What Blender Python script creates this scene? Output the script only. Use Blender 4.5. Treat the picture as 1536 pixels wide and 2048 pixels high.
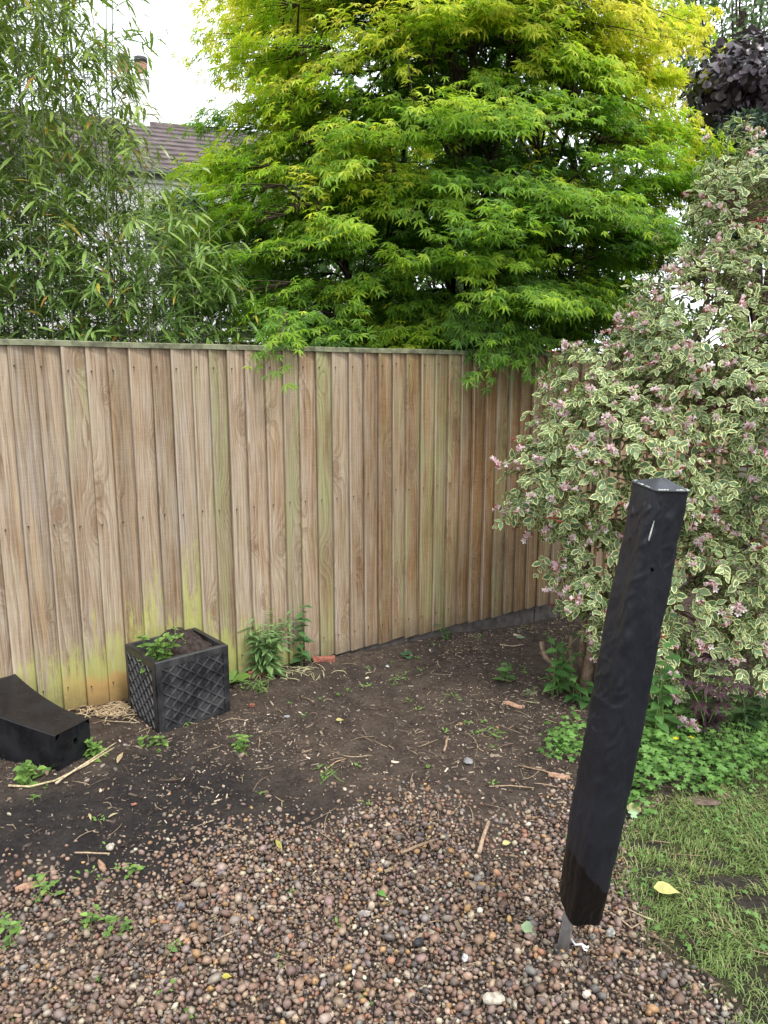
import bpy, math, random
import numpy as np
from mathutils import Vector, Matrix

# ------------------------------------------------------------------ camera, world, sun, exposure
for o in list(bpy.data.objects):
    bpy.data.objects.remove(o)
SC = bpy.context.scene
COL = SC.collection
EYE, PITCH, FPX = 1.6, 0.1785, 1460.0
cam = bpy.data.cameras.new('camera')
camo = bpy.data.objects.new('camera', cam)
COL.objects.link(camo)
camo.location = (0, 0, EYE)
camo.rotation_euler = (math.pi / 2 - PITCH, 0, 0)
cam.sensor_fit = 'VERTICAL'
cam.sensor_height = 24.0
cam.lens = 24.0 * FPX / 2048.0
cam.clip_start, cam.clip_end = 0.05, 500
SC.camera = camo

SUN_EL, SUN_AZ = math.radians(58), math.radians(138)     # azimuth: clockwise from +Y
W = bpy.data.worlds.new('World')
SC.world = W
W.use_nodes = True
wn = W.node_tree
bg = wn.nodes['Background']
sky = wn.nodes.new('ShaderNodeTexSky')
sky.sky_type = 'NISHITA'
sky.sun_disc = False
sky.sun_elevation, sky.sun_rotation = SUN_EL, SUN_AZ
sky.dust_density = 4.0
wm = wn.nodes.new('ShaderNodeMix')
wm.data_type = 'RGBA'
wm.inputs[0].default_value = 0.82                        # even cloud layer over the clear sky
wm.inputs[7].default_value = (9.2, 9.5, 10.0, 1)
wn.links.new(sky.outputs[0], wm.inputs[6])
wn.links.new(wm.outputs[2], bg.inputs[0])
bg.inputs[1].default_value = 0.15
sun = bpy.data.lights.new('sun', 'SUN')
sun.energy, sun.angle, sun.color = 1.5, math.radians(11), (1, .96, .9)
suno = bpy.data.objects.new('sun', sun)
COL.objects.link(suno)
sd = Vector((math.sin(SUN_AZ) * math.cos(SUN_EL), math.cos(SUN_AZ) * math.cos(SUN_EL), math.sin(SUN_EL)))
suno.rotation_euler = sd.to_track_quat('Z', 'Y').to_euler()
SC.view_settings.view_transform = 'Standard'
SC.view_settings.look = 'None'
SC.view_settings.exposure = 0.88
SC.view_settings.gamma = 1.0
SC.cycles.max_bounces = 7
SC.cycles.diffuse_bounces = 4
SC.cycles.glossy_bounces = 2
SC.cycles.transmission_bounces = 4

rng = np.random.default_rng(11)
R = rng.uniform
sin, cos, pi = math.sin, math.cos, math.pi

# ------------------------------------------------------------------ where a point of the photo stands in the garden
def ray(px, py):
    u, v = (px - 768) / FPX, (1024 - py) / FPX
    return np.array([u, cos(PITCH) + v * sin(PITCH), -sin(PITCH) + v * cos(PITCH)])
def ground_at(px, py, z=0.0):
    d = ray(px, py)
    t = (z - EYE) / d[2]
    return np.array([d[0] * t, d[1] * t, z])
def depth_at(px, py, Y):
    d = ray(px, py)
    t = Y / d[1]
    return np.array([d[0] * t, Y, EYE + d[2] * t])

FX0, FY0, FANG, FW = -1.658, 3.3353, 0.51686, 0.09758
FD = np.array([cos(FANG), sin(FANG)])
def fence_y(x):
    return FY0 + (x - FX0) * math.tan(FANG)

# ------------------------------------------------------------------ cheap value noise
_T = np.random.default_rng(3).random((256, 256))
def vnoise(x, y):
    x, y = np.asarray(x, float), np.asarray(y, float)
    xi, yi = np.floor(x).astype(int), np.floor(y).astype(int)
    fx, fy = x - xi, y - yi
    fx, fy = fx * fx * (3 - 2 * fx), fy * fy * (3 - 2 * fy)
    a, b = _T[xi % 256, yi % 256], _T[(xi + 1) % 256, yi % 256]
    c, d = _T[xi % 256, (yi + 1) % 256], _T[(xi + 1) % 256, (yi + 1) % 256]
    return (a * (1 - fx) + b * fx) * (1 - fy) + (c * (1 - fx) + d * fx) * fy
def fbm(x, y, o=4):
    s, a, t = 0, .5, 0
    for k in range(o):
        s = s + a * vnoise(np.asarray(x) * 2 ** k + 17 * k, np.asarray(y) * 2 ** k + 5 * k)
        t += a
        a *= .5
    return s / t
def sstep(a, b, x):
    t = np.clip((np.asarray(x, float) - a) / (b - a), 0, 1)
    return t * t * (3 - 2 * t)

# ------------------------------------------------------------------ mesh helpers
def mesh_np(name, V, faces, attrs=None, smooth=True):
    """V (n,3); faces: list of int arrays (m,k)."""
    me = bpy.data.meshes.new(name)
    V = np.asarray(V, np.float32)
    faces = [np.asarray(f, np.int32) for f in faces if len(f)]
    idx = np.concatenate([f.ravel() for f in faces])
    tot = np.concatenate([np.full(len(f), f.shape[1], np.int32) for f in faces])
    start = np.concatenate([[0], np.cumsum(tot)[:-1]]).astype(np.int32)
    me.vertices.add(len(V))
    me.vertices.foreach_set('co', V.ravel())
    me.loops.add(len(idx))
    me.loops.foreach_set('vertex_index', idx)
    me.polygons.add(len(tot))
    me.polygons.foreach_set('loop_start', start)
    try:
        me.polygons.foreach_set('loop_total', tot)
    except Exception:
        pass
    me.polygons.foreach_set('use_smooth', np.full(len(tot), smooth, bool))
    for k, a in (attrs or {}).items():
        a = np.asarray(a, np.float32)
        if a.ndim == 1:
            at = me.attributes.new(k, 'FLOAT', 'POINT')
            at.data.foreach_set('value', a)
        else:
            if a.shape[1] == 3:
                a = np.concatenate([a, np.ones((len(a), 1), np.float32)], 1)
            at = me.attributes.new(k, 'FLOAT_COLOR', 'POINT')
            at.data.foreach_set('color', a.ravel())
    me.update(calc_edges=True)
    me.validate()
    return me

def link(name, me, mat=None, parent=None, loc=None, rot=None):
    o = bpy.data.objects.new(name, me)
    COL.objects.link(o)
    if mat is not None and me is not None and len(me.materials) == 0:
        me.materials.append(mat)
    if parent is not None:
        o.parent = parent
    if loc is not None:
        o.location = loc
    if rot is not None:
        o.rotation_euler = rot
    return o
def tag(o, label=None, cat=None, group=None, kind=None):
    if label: o['label'] = label
    if cat: o['category'] = cat
    if group: o['group'] = group
    if kind: o['kind'] = kind
    return o
def thing(name, label, cat, loc=(0, 0, 0), rz=0, group=None):
    o = link(name, None, loc=loc, rot=(0, 0, rz))
    o.empty_display_size = .1
    return tag(o, label, cat, group)

class MB:
    """collects shapes for one mesh"""
    def __init__(s):
        s.V, s.F, s.n, s.A = [], {}, 0, {}
    def add(s, V, faces, **attrs):
        V = np.asarray(V, float)
        for f in faces:
            f = np.asarray(f, int)
            if f.ndim == 1: f = f[None]
            s.F.setdefault(f.shape[1], []).append(f + s.n)
        s.V.append(V)
        for k, a in attrs.items():
            a = np.asarray(a, float)
            if a.ndim == 0 or (a.ndim == 1 and len(a) in (3, 4) and len(V) != len(a)):
                a = np.tile(a, (len(V), 1)) if a.ndim else np.full(len(V), float(a))
            s.A.setdefault(k, []).append(a)
        s.n += len(V)
        return s
    def box(s, c, d, M=None, **at):
        c, d = np.array(c, float), np.array(d, float) / 2
        P = np.array([[i, j, k] for i in (-1, 1) for j in (-1, 1) for k in (-1, 1)]) * d
        if M is not None: P = P @ np.array(M).T
        q = [[0, 1, 3, 2], [4, 6, 7, 5], [0, 4, 5, 1], [2, 3, 7, 6], [0, 2, 6, 4], [1, 5, 7, 3]]
        return s.add(P + c, [np.array(q)], **at)
    def tube(s, pts, rad, n=6, cap=True, **at):
        pts = np.asarray(pts, float)
        m = len(pts)
        rad = np.broadcast_to(np.asarray(rad, float), (m,))
        T = np.gradient(pts, axis=0)
        T /= np.linalg.norm(T, axis=1)[:, None] + 1e-12
        ref = np.array([0, 0, 1.]) if abs(T[0, 2]) < .9 else np.array([1., 0, 0])
        V = []
        a = np.arange(n) * 2 * pi / n
        for i in range(m):
            x = np.cross(ref, T[i]); x /= np.linalg.norm(x) + 1e-12
            y = np.cross(T[i], x)
            V.append(pts[i] + rad[i] * (np.cos(a)[:, None] * x + np.sin(a)[:, None] * y))
        V = np.concatenate(V)
        j = np.arange(n)
        Q = np.concatenate([np.stack([i * n + j, i * n + (j + 1) % n, (i + 1) * n + (j + 1) % n, (i + 1) * n + j], 1) for i in range(m - 1)])
        F = [Q]
        if cap: F += [np.arange(n)[::-1][None], (np.arange(n) + (m - 1) * n)[None]]
        return s.add(V, F, **at)
    def build(s, name, mat, parent=None, smooth=False, loc=None, rot=None):
        V = np.concatenate(s.V)
        F = [np.concatenate(f) for f in s.F.values()]
        A = {k: np.concatenate(a) for k, a in s.A.items()}
        return link(name, mesh_np(name, V, F, A, smooth), mat, parent, loc, rot)

def norm(v):
    return v / (np.linalg.norm(v, axis=-1, keepdims=True) + 1e-12)
def place(tpl, pos, fwd, nrm, scale):
    """copies of template (V,F,extra) : local y along fwd, z along nrm"""
    V, F, E = tpl
    N = len(pos)
    y = norm(fwd)
    x = norm(np.cross(y, nrm))
    z = np.cross(x, y)
    sc = np.asarray(scale, float)
    if sc.ndim == 1: sc = np.repeat(sc[:, None], 3, 1)
    L = V[None] * sc[:, None, :]
    P = pos[:, None] + L[..., :1] * x[:, None] + L[..., 1:2] * y[:, None] + L[..., 2:] * z[:, None]
    k = len(V)
    off = (np.arange(N) * k)[:, None, None]
    Fo = [(f[None] + off).reshape(-1, f.shape[1]) for f in F]
    return P.reshape(-1, 3), Fo, {a: np.tile(v, N) for a, v in E.items()}, k
def foliage(name, mat, parent, tpl, pos, fwd, nrm, scale, col, smooth=True):
    V, F, E, k = place(tpl, pos, fwd, nrm, scale)
    E['Col'] = np.repeat(np.clip(col, 0, 1), k, 0)
    return link(name, mesh_np(name, V, F, E, smooth), mat, parent)
def randdir(n):
    v = rng.normal(size=(n, 3))
    return norm(v)

# leaf templates: base at origin, along +y, face up +z, unit length
def leaf_tpl(width, prof, droop=.15, fold=.1, wave=0.0):
    st = len(prof)
    V, e = [], []
    for i, p in enumerate(prof):
        t = i / (st - 1)
        z = -droop * t * t
        w = p * width / 2
        V += [[-w, t, z + fold * w * 2 + wave * sin(t * 14)], [0, t, z], [w, t, z + fold * w * 2 - wave * sin(t * 14)]]
        e += [1, 0, 1]
    Q = []
    for i in range(st - 1):
        a = i * 3
        Q += [[a, a + 1, a + 4, a + 3], [a + 1, a + 2, a + 5, a + 4]]
    e = np.array(e, float)
    e[1] = .55
    e[-2] = 1.
    return np.array(V), [np.array(Q)], {'edge': e}
def palmate_tpl(ang, ln, wid=.16, droop=.28):
    V, Q = [[0, 0, 0]], []
    for a, l in zip(ang, ln):
        d = np.array([sin(a), cos(a)]); n = np.array([d[1], -d[0]])
        b = len(V)
        for t, w, zz in ((.45, wid * .72, -.04), (1., 0, -droop)):
            if w:
                V.append([*(d * l * t - n * w * l), zz]); V.append([*(d * l * t + n * w * l), zz])
            else:
                V.append([*(d * l * t), zz * l])
        Q.append([0, b + 1, b + 2, b])
    Q = np.array(Q)
    return np.array(V), [Q], {}
MAPLE = palmate_tpl(np.radians([-118, -78, -40, 0, 40, 78, 118]), [.42, .72, .92, 1., .92, .72, .42])
def strip_tpl(width, prof, droop):
    V, st = [], len(prof)
    for i, p in enumerate(prof):
        t = i / (st - 1)
        V += [[-p * width / 2, t, -droop * t * t], [p * width / 2, t, -droop * t * t]]
    return np.array(V), [np.array([[2 * i, 2 * i + 1, 2 * i + 3, 2 * i + 2] for i in range(st - 1)])], {}
BAMBOO = strip_tpl(.135, [.25, .95, 1., .62, .02], .28)
FARLEAF = (np.array([[0, 0, 0], [-.27, .45, .06], [0, 1, -.12], [.27, .45, .06], [0, .5, -.02]], float), [np.array([[0, 4, 1], [4, 2, 1], [0, 3, 4], [4, 3, 2]])], {})
MAPLE5 = palmate_tpl(np.radians([-92, -46, 0, 46, 92]), [.66, .93, 1., .93, .66], wid=.17)
OVATE = leaf_tpl(.54, [.08, .95, .85, .03], droop=.14, fold=.10)
BROAD = leaf_tpl(.62, [.1, .85, 1., .8, .42, .03], droop=.25, fold=.1, wave=.015)
NARROW = leaf_tpl(.26, [.15, .8, 1., .6, .03], droop=.3, fold=.2)
ROUND = leaf_tpl(.95, [.3, 1., .9, .3], droop=.2, fold=.06, wave=.02)
LOBED = palmate_tpl(np.radians([-105, -55, 0, 55, 105]), [.6, .85, 1., .85, .6], wid=.42, droop=.12)

# ------------------------------------------------------------------ materials
def newmat(name):
    m = bpy.data.materials.new(name)
    m.use_nodes = True
    nt = m.node_tree
    return m, nt, nt.nodes['Principled BSDF'], nt.nodes['Material Output']
def nd(nt, t, **kw):
    n = nt.nodes.new(t)
    for k, v in kw.items():
        if k.startswith('i_'):
            n.inputs[k[2:].replace('_', ' ')].default_value = v
        elif k.startswith('n_'):
            n.inputs[int(k[2:])].default_value = v
        else:
            setattr(n, k, v)
    return n
def lk(nt, a, b):
    nt.links.new(a, b)
def math_n(nt, op, a, b=None, c=None, clamp=False):
    n = nt.nodes.new('ShaderNodeMath')
    n.operation = op
    n.use_clamp = clamp
    for i, v in enumerate((a, b, c)):
        if v is None: continue
        if isinstance(v, (int, float)): n.inputs[i].default_value = v
        else: lk(nt, v, n.inputs[i])
    return n.outputs[0]
def mixc(nt, f, a, b, mode='MIX'):
    n = nt.nodes.new('ShaderNodeMix')
    n.data_type = 'RGBA'
    n.blend_type = mode
    for i, v in ((0, f), (6, a), (7, b)):
        if isinstance(v, (int, float)): n.inputs[i].default_value = v
        elif isinstance(v, tuple): n.inputs[i].default_value = (*v, 1) if len(v) == 3 else v
        else: lk(nt, v, n.inputs[i])
    return n.outputs[2]
def maprange(nt, v, a, b, c=0., d=1., smooth=True):
    n = nt.nodes.new('ShaderNodeMapRange')
    n.interpolation_type = 'SMOOTHSTEP' if smooth else 'LINEAR'
    lk(nt, v, n.inputs[0])
    for i, x in enumerate((a, b, c, d)):
        if isinstance(x, (int, float)): n.inputs[i + 1].default_value = x
        else: lk(nt, x, n.inputs[i + 1])
    return n.outputs[0]
def noise(nt, vec, scale, detail=4, rough=.6, dist=0.):
    n = nd(nt, 'ShaderNodeTexNoise')
    n.inputs['Scale'].default_value = scale
    n.inputs['Detail'].default_value = detail
    n.inputs['Roughness'].default_value = rough
    n.inputs['Distortion'].default_value = dist
    if vec is not None: lk(nt, vec, n.inputs['Vector'])
    return n.outputs['Fac']
def mapping(nt, vec, scale=(1, 1, 1), loc=(0, 0, 0)):
    n = nd(nt, 'ShaderNodeMapping')
    n.inputs['Scale'].default_value = scale
    n.inputs['Location'].default_value = loc
    lk(nt, vec, n.inputs['Vector'])
    return n.outputs[0]
def bump(nt, h, strength, dist, bsdf, prev=None):
    n = nd(nt, 'ShaderNodeBump')
    n.inputs['Strength'].default_value = strength
    n.inputs['Distance'].default_value = dist
    lk(nt, h, n.inputs['Height'])
    if prev is not None: lk(nt, prev, n.inputs['Normal'])
    if bsdf is not None: lk(nt, n.outputs[0], bsdf.inputs['Normal'])
    return n.outputs[0]

def leaf_mat(name, rough=.45, trans=.35, spec=.4, margin=None):
    m, nt, b, out = newmat(name)
    at = nd(nt, 'ShaderNodeAttribute', attribute_name='Col')
    geo = nd(nt, 'ShaderNodeTexCoord')
    c = mixc(nt, maprange(nt, noise(nt, geo.outputs['Object'], 60, 2), .3, .7), at.outputs['Color'], (0, 0, 0))
    c = mixc(nt, .22, at.outputs['Color'], c)
    if margin:
        ed = nd(nt, 'ShaderNodeAttribute', attribute_name='edge')
        e = math_n(nt, 'ADD', ed.outputs['Fac'], math_n(nt, 'MULTIPLY', math_n(nt, 'SUBTRACT', noise(nt, geo.outputs['Object'], 70, 2), .5), .6))
        e = math_n(nt, 'ADD', e, math_n(nt, 'MULTIPLY', math_n(nt, 'SUBTRACT', noise(nt, geo.outputs['Object'], 9, 3), .52), .9))
        c = mixc(nt, maprange(nt, e, .66, .76), c, mixc(nt, .35, margin, at.outputs['Color'], 'MULTIPLY') if False else margin)
    lk(nt, c, b.inputs['Base Color'])
    b.inputs['Roughness'].default_value = rough
    b.inputs['Specular IOR Level'].default_value = spec
    tr = nd(nt, 'ShaderNodeBsdfTranslucent')
    tc = mixc(nt, .5, c, mixc(nt, 1., c, (1.0, 1.25, .5), 'MULTIPLY'))
    lk(nt, tc, tr.inputs[0])
    ms = nd(nt, 'ShaderNodeMixShader')
    ms.inputs[0].default_value = trans
    lk(nt, b.outputs[0], ms.inputs[1])
    lk(nt, tr.outputs[0], ms.inputs[2])
    lk(nt, ms.outputs[0], out.inputs[0])
    return m
def plain(name, col, rough=.6, spec=.4, var=.25, scale=30, bmp=0., metal=0., attr=False):
    m, nt, b, out = newmat(name)
    tc = nd(nt, 'ShaderNodeTexCoord')
    n1 = noise(nt, tc.outputs['Object'], scale, 5)
    base = col
    if attr:
        base = nd(nt, 'ShaderNodeAttribute', attribute_name='Col').outputs['Color']
        dk = mixc(nt, 1., base, (1 - var, 1 - var, 1 - var), 'MULTIPLY')
        lt = mixc(nt, 1., base, (1 + var, 1 + var, 1 + var), 'MULTIPLY')
    else:
        dk, lt = tuple(x * (1 - var) for x in col), tuple(min(1, x * (1 + var)) for x in col)
    lk(nt, mixc(nt, maprange(nt, n1, .3, .7), dk, lt), b.inputs['Base Color'])
    b.inputs['Roughness'].default_value = rough
    b.inputs['Specular IOR Level'].default_value = spec
    b.inputs['Metallic'].default_value = metal
    if bmp: bump(nt, n1, bmp, .01, b)
    return m

M_maple = leaf_mat('maple_leaf', .45, .52)
M_bamboo = leaf_mat('bamboo_leaf', .35, .3, .5)
M_leaf = leaf_mat('green_leaf', .45, .3)
M_varieg = leaf_mat('variegated_leaf', .45, .3, .4, margin=(.66, .69, .31))
M_grass = leaf_mat('grass_blade', .5, .3, .3)
M_purple = leaf_mat('purple_leaf', .35, .12, .6)
M_petal = leaf_mat('petal', .6, .3, .2)
M_bark = plain('bark', (.075, .052, .04), .85, .2, .5, 25, .6)
M_bark_pale = plain('pale_bark', (.16, .11, .075), .85, .2, .45, 40, .5)
M_culm = plain('bamboo_culm', (.10, .13, .035), .4, .5, .4, 12)
M_stem = plain('green_stem', (.12, .19, .05), .5, .4, .3, 30)
M_straw = plain('straw', (.42, .32, .18), .7, .3, .3, 60, attr=True)
M_stone = plain('stone', (.3, .27, .25), .55, .35, .35, 55, .3, attr=True)

def mat_fence():
    m, nt, b, out = newmat('weathered_board')
    tc = nd(nt, 'ShaderNodeTexCoord')
    oi = nd(nt, 'ShaderNodeObjectInfo')
    sep = nd(nt, 'ShaderNodeSeparateColor')
    lk(nt, oi.outputs['Color'], sep.inputs[0])
    warm, green, algae = sep.outputs[0], sep.outputs[1], sep.outputs[2]
    seed = oi.outputs['Random']
    cb = nd(nt, 'ShaderNodeCombineXYZ')
    lk(nt, math_n(nt, 'MULTIPLY', seed, 37.), cb.inputs[0])
    lk(nt, math_n(nt, 'MULTIPLY', seed, 91.), cb.inputs[1])
    lk(nt, math_n(nt, 'MULTIPLY', seed, 53.), cb.inputs[2])
    va = nd(nt, 'ShaderNodeVectorMath', operation='ADD')
    lk(nt, tc.outputs['Object'], va.inputs[0]); lk(nt, cb.outputs[0], va.inputs[1])
    P = va.outputs[0]
    xyz = nd(nt, 'ShaderNodeSeparateXYZ'); lk(nt, P, xyz.inputs[0])
    loc = nd(nt, 'ShaderNodeSeparateXYZ'); lk(nt, tc.outputs['Object'], loc.inputs[0])
    # knots
    cv = nd(nt, 'ShaderNodeCombineXYZ')
    lk(nt, math_n(nt, 'MULTIPLY', xyz.outputs[0], 5.2), cv.inputs[0])
    lk(nt, math_n(nt, 'MULTIPLY', xyz.outputs[2], 2.6), cv.inputs[1])
    vo = nd(nt, 'ShaderNodeTexVoronoi', voronoi_dimensions='2D')
    vo.inputs['Scale'].default_value = .72
    vo.inputs['Randomness'].default_value = 1.0
    wob = nd(nt, 'ShaderNodeVectorMath', operation='ADD')
    lk(nt, cv.outputs[0], wob.inputs[0])
    nz = nd(nt, 'ShaderNodeTexNoise'); nz.inputs['Scale'].default_value = 9.; lk(nt, P, nz.inputs['Vector'])
    sc = nd(nt, 'ShaderNodeVectorMath', operation='SCALE'); lk(nt, nz.outputs['Color'], sc.inputs[0]); sc.inputs['Scale'].default_value = .12
    lk(nt, sc.outputs[0], wob.inputs[1])
    lk(nt, wob.outputs[0], vo.inputs['Vector'])
    rv = nd(nt, 'ShaderNodeSeparateColor'); lk(nt, vo.outputs['Color'], rv.inputs[0])
    d = math_n(nt, 'DIVIDE', vo.outputs['Distance'], math_n(nt, 'ADD', math_n(nt, 'MULTIPLY', rv.outputs[0], .85), .35))
    bulge = math_n(nt, 'POWER', 2.718, math_n(nt, 'MULTIPLY', math_n(nt, 'MULTIPLY', d, d), -22.))
    # grain: lines across the width, bent by slow noise and by the knots
    low = noise(nt, mapping(nt, P, (9, 9, 1.3)), 1., 3, .5)
    cath = noise(nt, mapping(nt, P, (6, 6, .5)), 1., 2, .5)
    s2 = math_n(nt, 'FRACT', math_n(nt, 'MULTIPLY', seed, 13.7))
    s3 = math_n(nt, 'FRACT', math_n(nt, 'MULTIPLY', seed, 29.3))
    fq = maprange(nt, s2, 0., 1., 18., 70., False)
    am = maprange(nt, s3, 0., 1., 1.5, 15., False)
    ph = math_n(nt, 'ADD', math_n(nt, 'MULTIPLY', loc.outputs[0], fq), math_n(nt, 'ADD', math_n(nt, 'MULTIPLY', low, 2.6), math_n(nt, 'MULTIPLY', cath, am)))
    ph = math_n(nt, 'ADD', ph, math_n(nt, 'MULTIPLY', bulge, 2.6))
    rings = math_n(nt, 'POWER', math_n(nt, 'FRACT', ph), 2.0)
    rings2 = math_n(nt, 'POWER', math_n(nt, 'FRACT', math_n(nt, 'MULTIPLY', ph, 2.7)), 1.5)
    fib = noise(nt, mapping(nt, P, (220, 220, 5)), 1., 3, .7)
    saw = noise(nt, mapping(nt, P, (12, 12, 300)), 1., 2, .6)
    blot = noise(nt, mapping(nt, P, (9, 9, 2.2)), 1., 4, .65)
    strk = noise(nt, mapping(nt, P, (55, 55, .9)), 1., 4, .6)
    fine = noise(nt, P, 160, 3, .7)
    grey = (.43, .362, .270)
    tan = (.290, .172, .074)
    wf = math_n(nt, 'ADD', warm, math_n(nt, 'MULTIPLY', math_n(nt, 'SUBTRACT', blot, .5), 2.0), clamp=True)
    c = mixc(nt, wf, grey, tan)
    silv = maprange(nt, noise(nt, mapping(nt, P, (13, 13, 1.6)), 1., 4, .6), .52, .70)
    c = mixc(nt, math_n(nt, 'MULTIPLY', silv, math_n(nt, 'SUBTRACT', .65, math_n(nt, 'MULTIPLY', warm, .6))), c, (.50, .455, .405))
    # each board has its own tone
    tone = maprange(nt, math_n(nt, 'FRACT', math_n(nt, 'MULTIPLY', seed, 7.31)), 0., 1., .78, 1.06, False)
    tv = nd(nt, 'ShaderNodeCombineColor')
    for q in range(3): lk(nt, tone, tv.inputs[q])
    c = mixc(nt, 1., c, tv.outputs[0], 'MULTIPLY')
    c = mixc(nt, math_n(nt, 'MULTIPLY', rings, maprange(nt, blot, .2, .8, .25, .8)), c, mixc(nt, 1., c, (.50, .38, .27), 'MULTIPLY'))
    c = mixc(nt, math_n(nt, 'MULTIPLY', rings2, .35), c, mixc(nt, 1., c, (.55, .44, .34), 'MULTIPLY'))
    c = mixc(nt, maprange(nt, fib, .35, .72, 0., .7), c, mixc(nt, 1., c, (.50, .42, .35), 'MULTIPLY'))
    c = mixc(nt, maprange(nt, strk, .52, .70, 0., .75), c, mixc(nt, 1., c, (.52, .42, .33), 'MULTIPLY'))
    c = mixc(nt, maprange(nt, strk, .46, .30, 0., .35), c, (.50, .33, .17))
    c = mixc(nt, maprange(nt, saw, .5, .72, 0., .10), c, (.60, .51, .42))
    arris = maprange(nt, loc.outputs[0], .002, .013, 1., 0.)
    c = mixc(nt, math_n(nt, 'MULTIPLY', arris, maprange(nt, strk, .40, .62, .0, .42)), c, (.60, .52, .42))
    # knots
    kn = maprange(nt, d, .045, .085, 1., 0.)
    kr = math_n(nt, 'MULTIPLY', math_n(nt, 'POWER', math_n(nt, 'FRACT', math_n(nt, 'MULTIPLY', d, 17.)), 1.6), maprange(nt, d, .10, .30, 1., 0.))
    ringk = math_n(nt, 'MULTIPLY', maprange(nt, d, .06, .085), maprange(nt, d, .085, .11, 1., 0.))
    c = mixc(nt, math_n(nt, 'MULTIPLY', kr, .4), c, mixc(nt, 1., c, (.45, .33, .24), 'MULTIPLY'))
    c = mixc(nt, math_n(nt, 'MULTIPLY', kn, math_n(nt, 'ADD', math_n(nt, 'MULTIPLY', rv.outputs[1], .6), .2)), c, (.20, .12, .07))
    c = mixc(nt, math_n(nt, 'MULTIPLY', ringk, .45), c, (.12, .075, .045))
    # green film of algae, per board and in streaks
    gz = noise(nt, mapping(nt, P, (18, 18, 2.0)), 1., 4, .6)
    gf = maprange(nt, math_n(nt, 'ADD', gz, math_n(nt, 'MULTIPLY', green, .34)), .62, 1.0)
    c = mixc(nt, math_n(nt, 'MULTIPLY', gf, .62), c, mixc(nt, 1., mixc(nt, blot, (.25, .29, .09), (.37, .40, .21)), mixc(nt, rings, (1., 1., 1.), (.6, .6, .55)), 'MULTIPLY'))
    # bright algae rising from the ground
    hz = math_n(nt, 'DIVIDE', loc.outputs[2], math_n(nt, 'ADD', math_n(nt, 'MULTIPLY', algae, .95), .02))
    af = maprange(nt, math_n(nt, 'ADD', hz, math_n(nt, 'MULTIPLY', math_n(nt, 'SUBTRACT', noise(nt, mapping(nt, P, (26, 26, 4)), 1., 6, .72), .5), 2.6)), .40, .95, 1., 0.)
    af = math_n(nt, 'MULTIPLY', af, maprange(nt, algae, .02, .12))
    low_or = maprange(nt, math_n(nt, 'ADD', loc.outputs[2], math_n(nt, 'MULTIPLY', noise(nt, mapping(nt, P, (9, 9, 9)), 1., 3), .16)), .20, .27, 1., 0.)
    c = mixc(nt, math_n(nt, 'MULTIPLY', af, .62), c, mixc(nt, blot, (.30, .34, .07), (.50, .52, .15)))
    c = mixc(nt, math_n(nt, 'MULTIPLY', math_n(nt, 'MULTIPLY', low_or, oi.outputs['Alpha']), .8), c, (.46, .27, .10))
    # soil splash at the foot
    sp = maprange(nt, math_n(nt, 'ADD', loc.outputs[2], math_n(nt, 'MULTIPLY', noise(nt, P, 24, 4), .22)), .10, .26, 1., 0.)
    c = mixc(nt, math_n(nt, 'MULTIPLY', sp, .45), c, (.10, .075, .05))
    # rust run under each nail
    for nz_ in (1.66, .93, .12):
        dx = math_n(nt, 'ABSOLUTE', math_n(nt, 'SUBTRACT', loc.outputs[0], .022))
        dz = math_n(nt, 'SUBTRACT', nz_, loc.outputs[2])
        mk = math_n(nt, 'MULTIPLY', maprange(nt, dx, .001, .0045, 1., 0.), math_n(nt, 'MULTIPLY', maprange(nt, dz, -.004, .0), maprange(nt, dz, .0, .045, 1., 0.)))
        c = mixc(nt, math_n(nt, 'MULTIPLY', mk, .75), c, (.05, .04, .035))
    c = mixc(nt, maprange(nt, fine, .62, .8, 0., .35), c, (.55, .5, .42))
    lk(nt, c, b.inputs['Base Color'])
    b.inputs['Roughness'].default_value = .82
    b.inputs['Specular IOR Level'].default_value = .25
    h = math_n(nt, 'ADD', math_n(nt, 'MULTIPLY', fib, .6), math_n(nt, 'ADD', math_n(nt, 'MULTIPLY', rings, -.35), math_n(nt, 'MULTIPLY', saw, .35)))
    bump(nt, h, .55, .004, b)
    return m
M_board = mat_fence()

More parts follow.
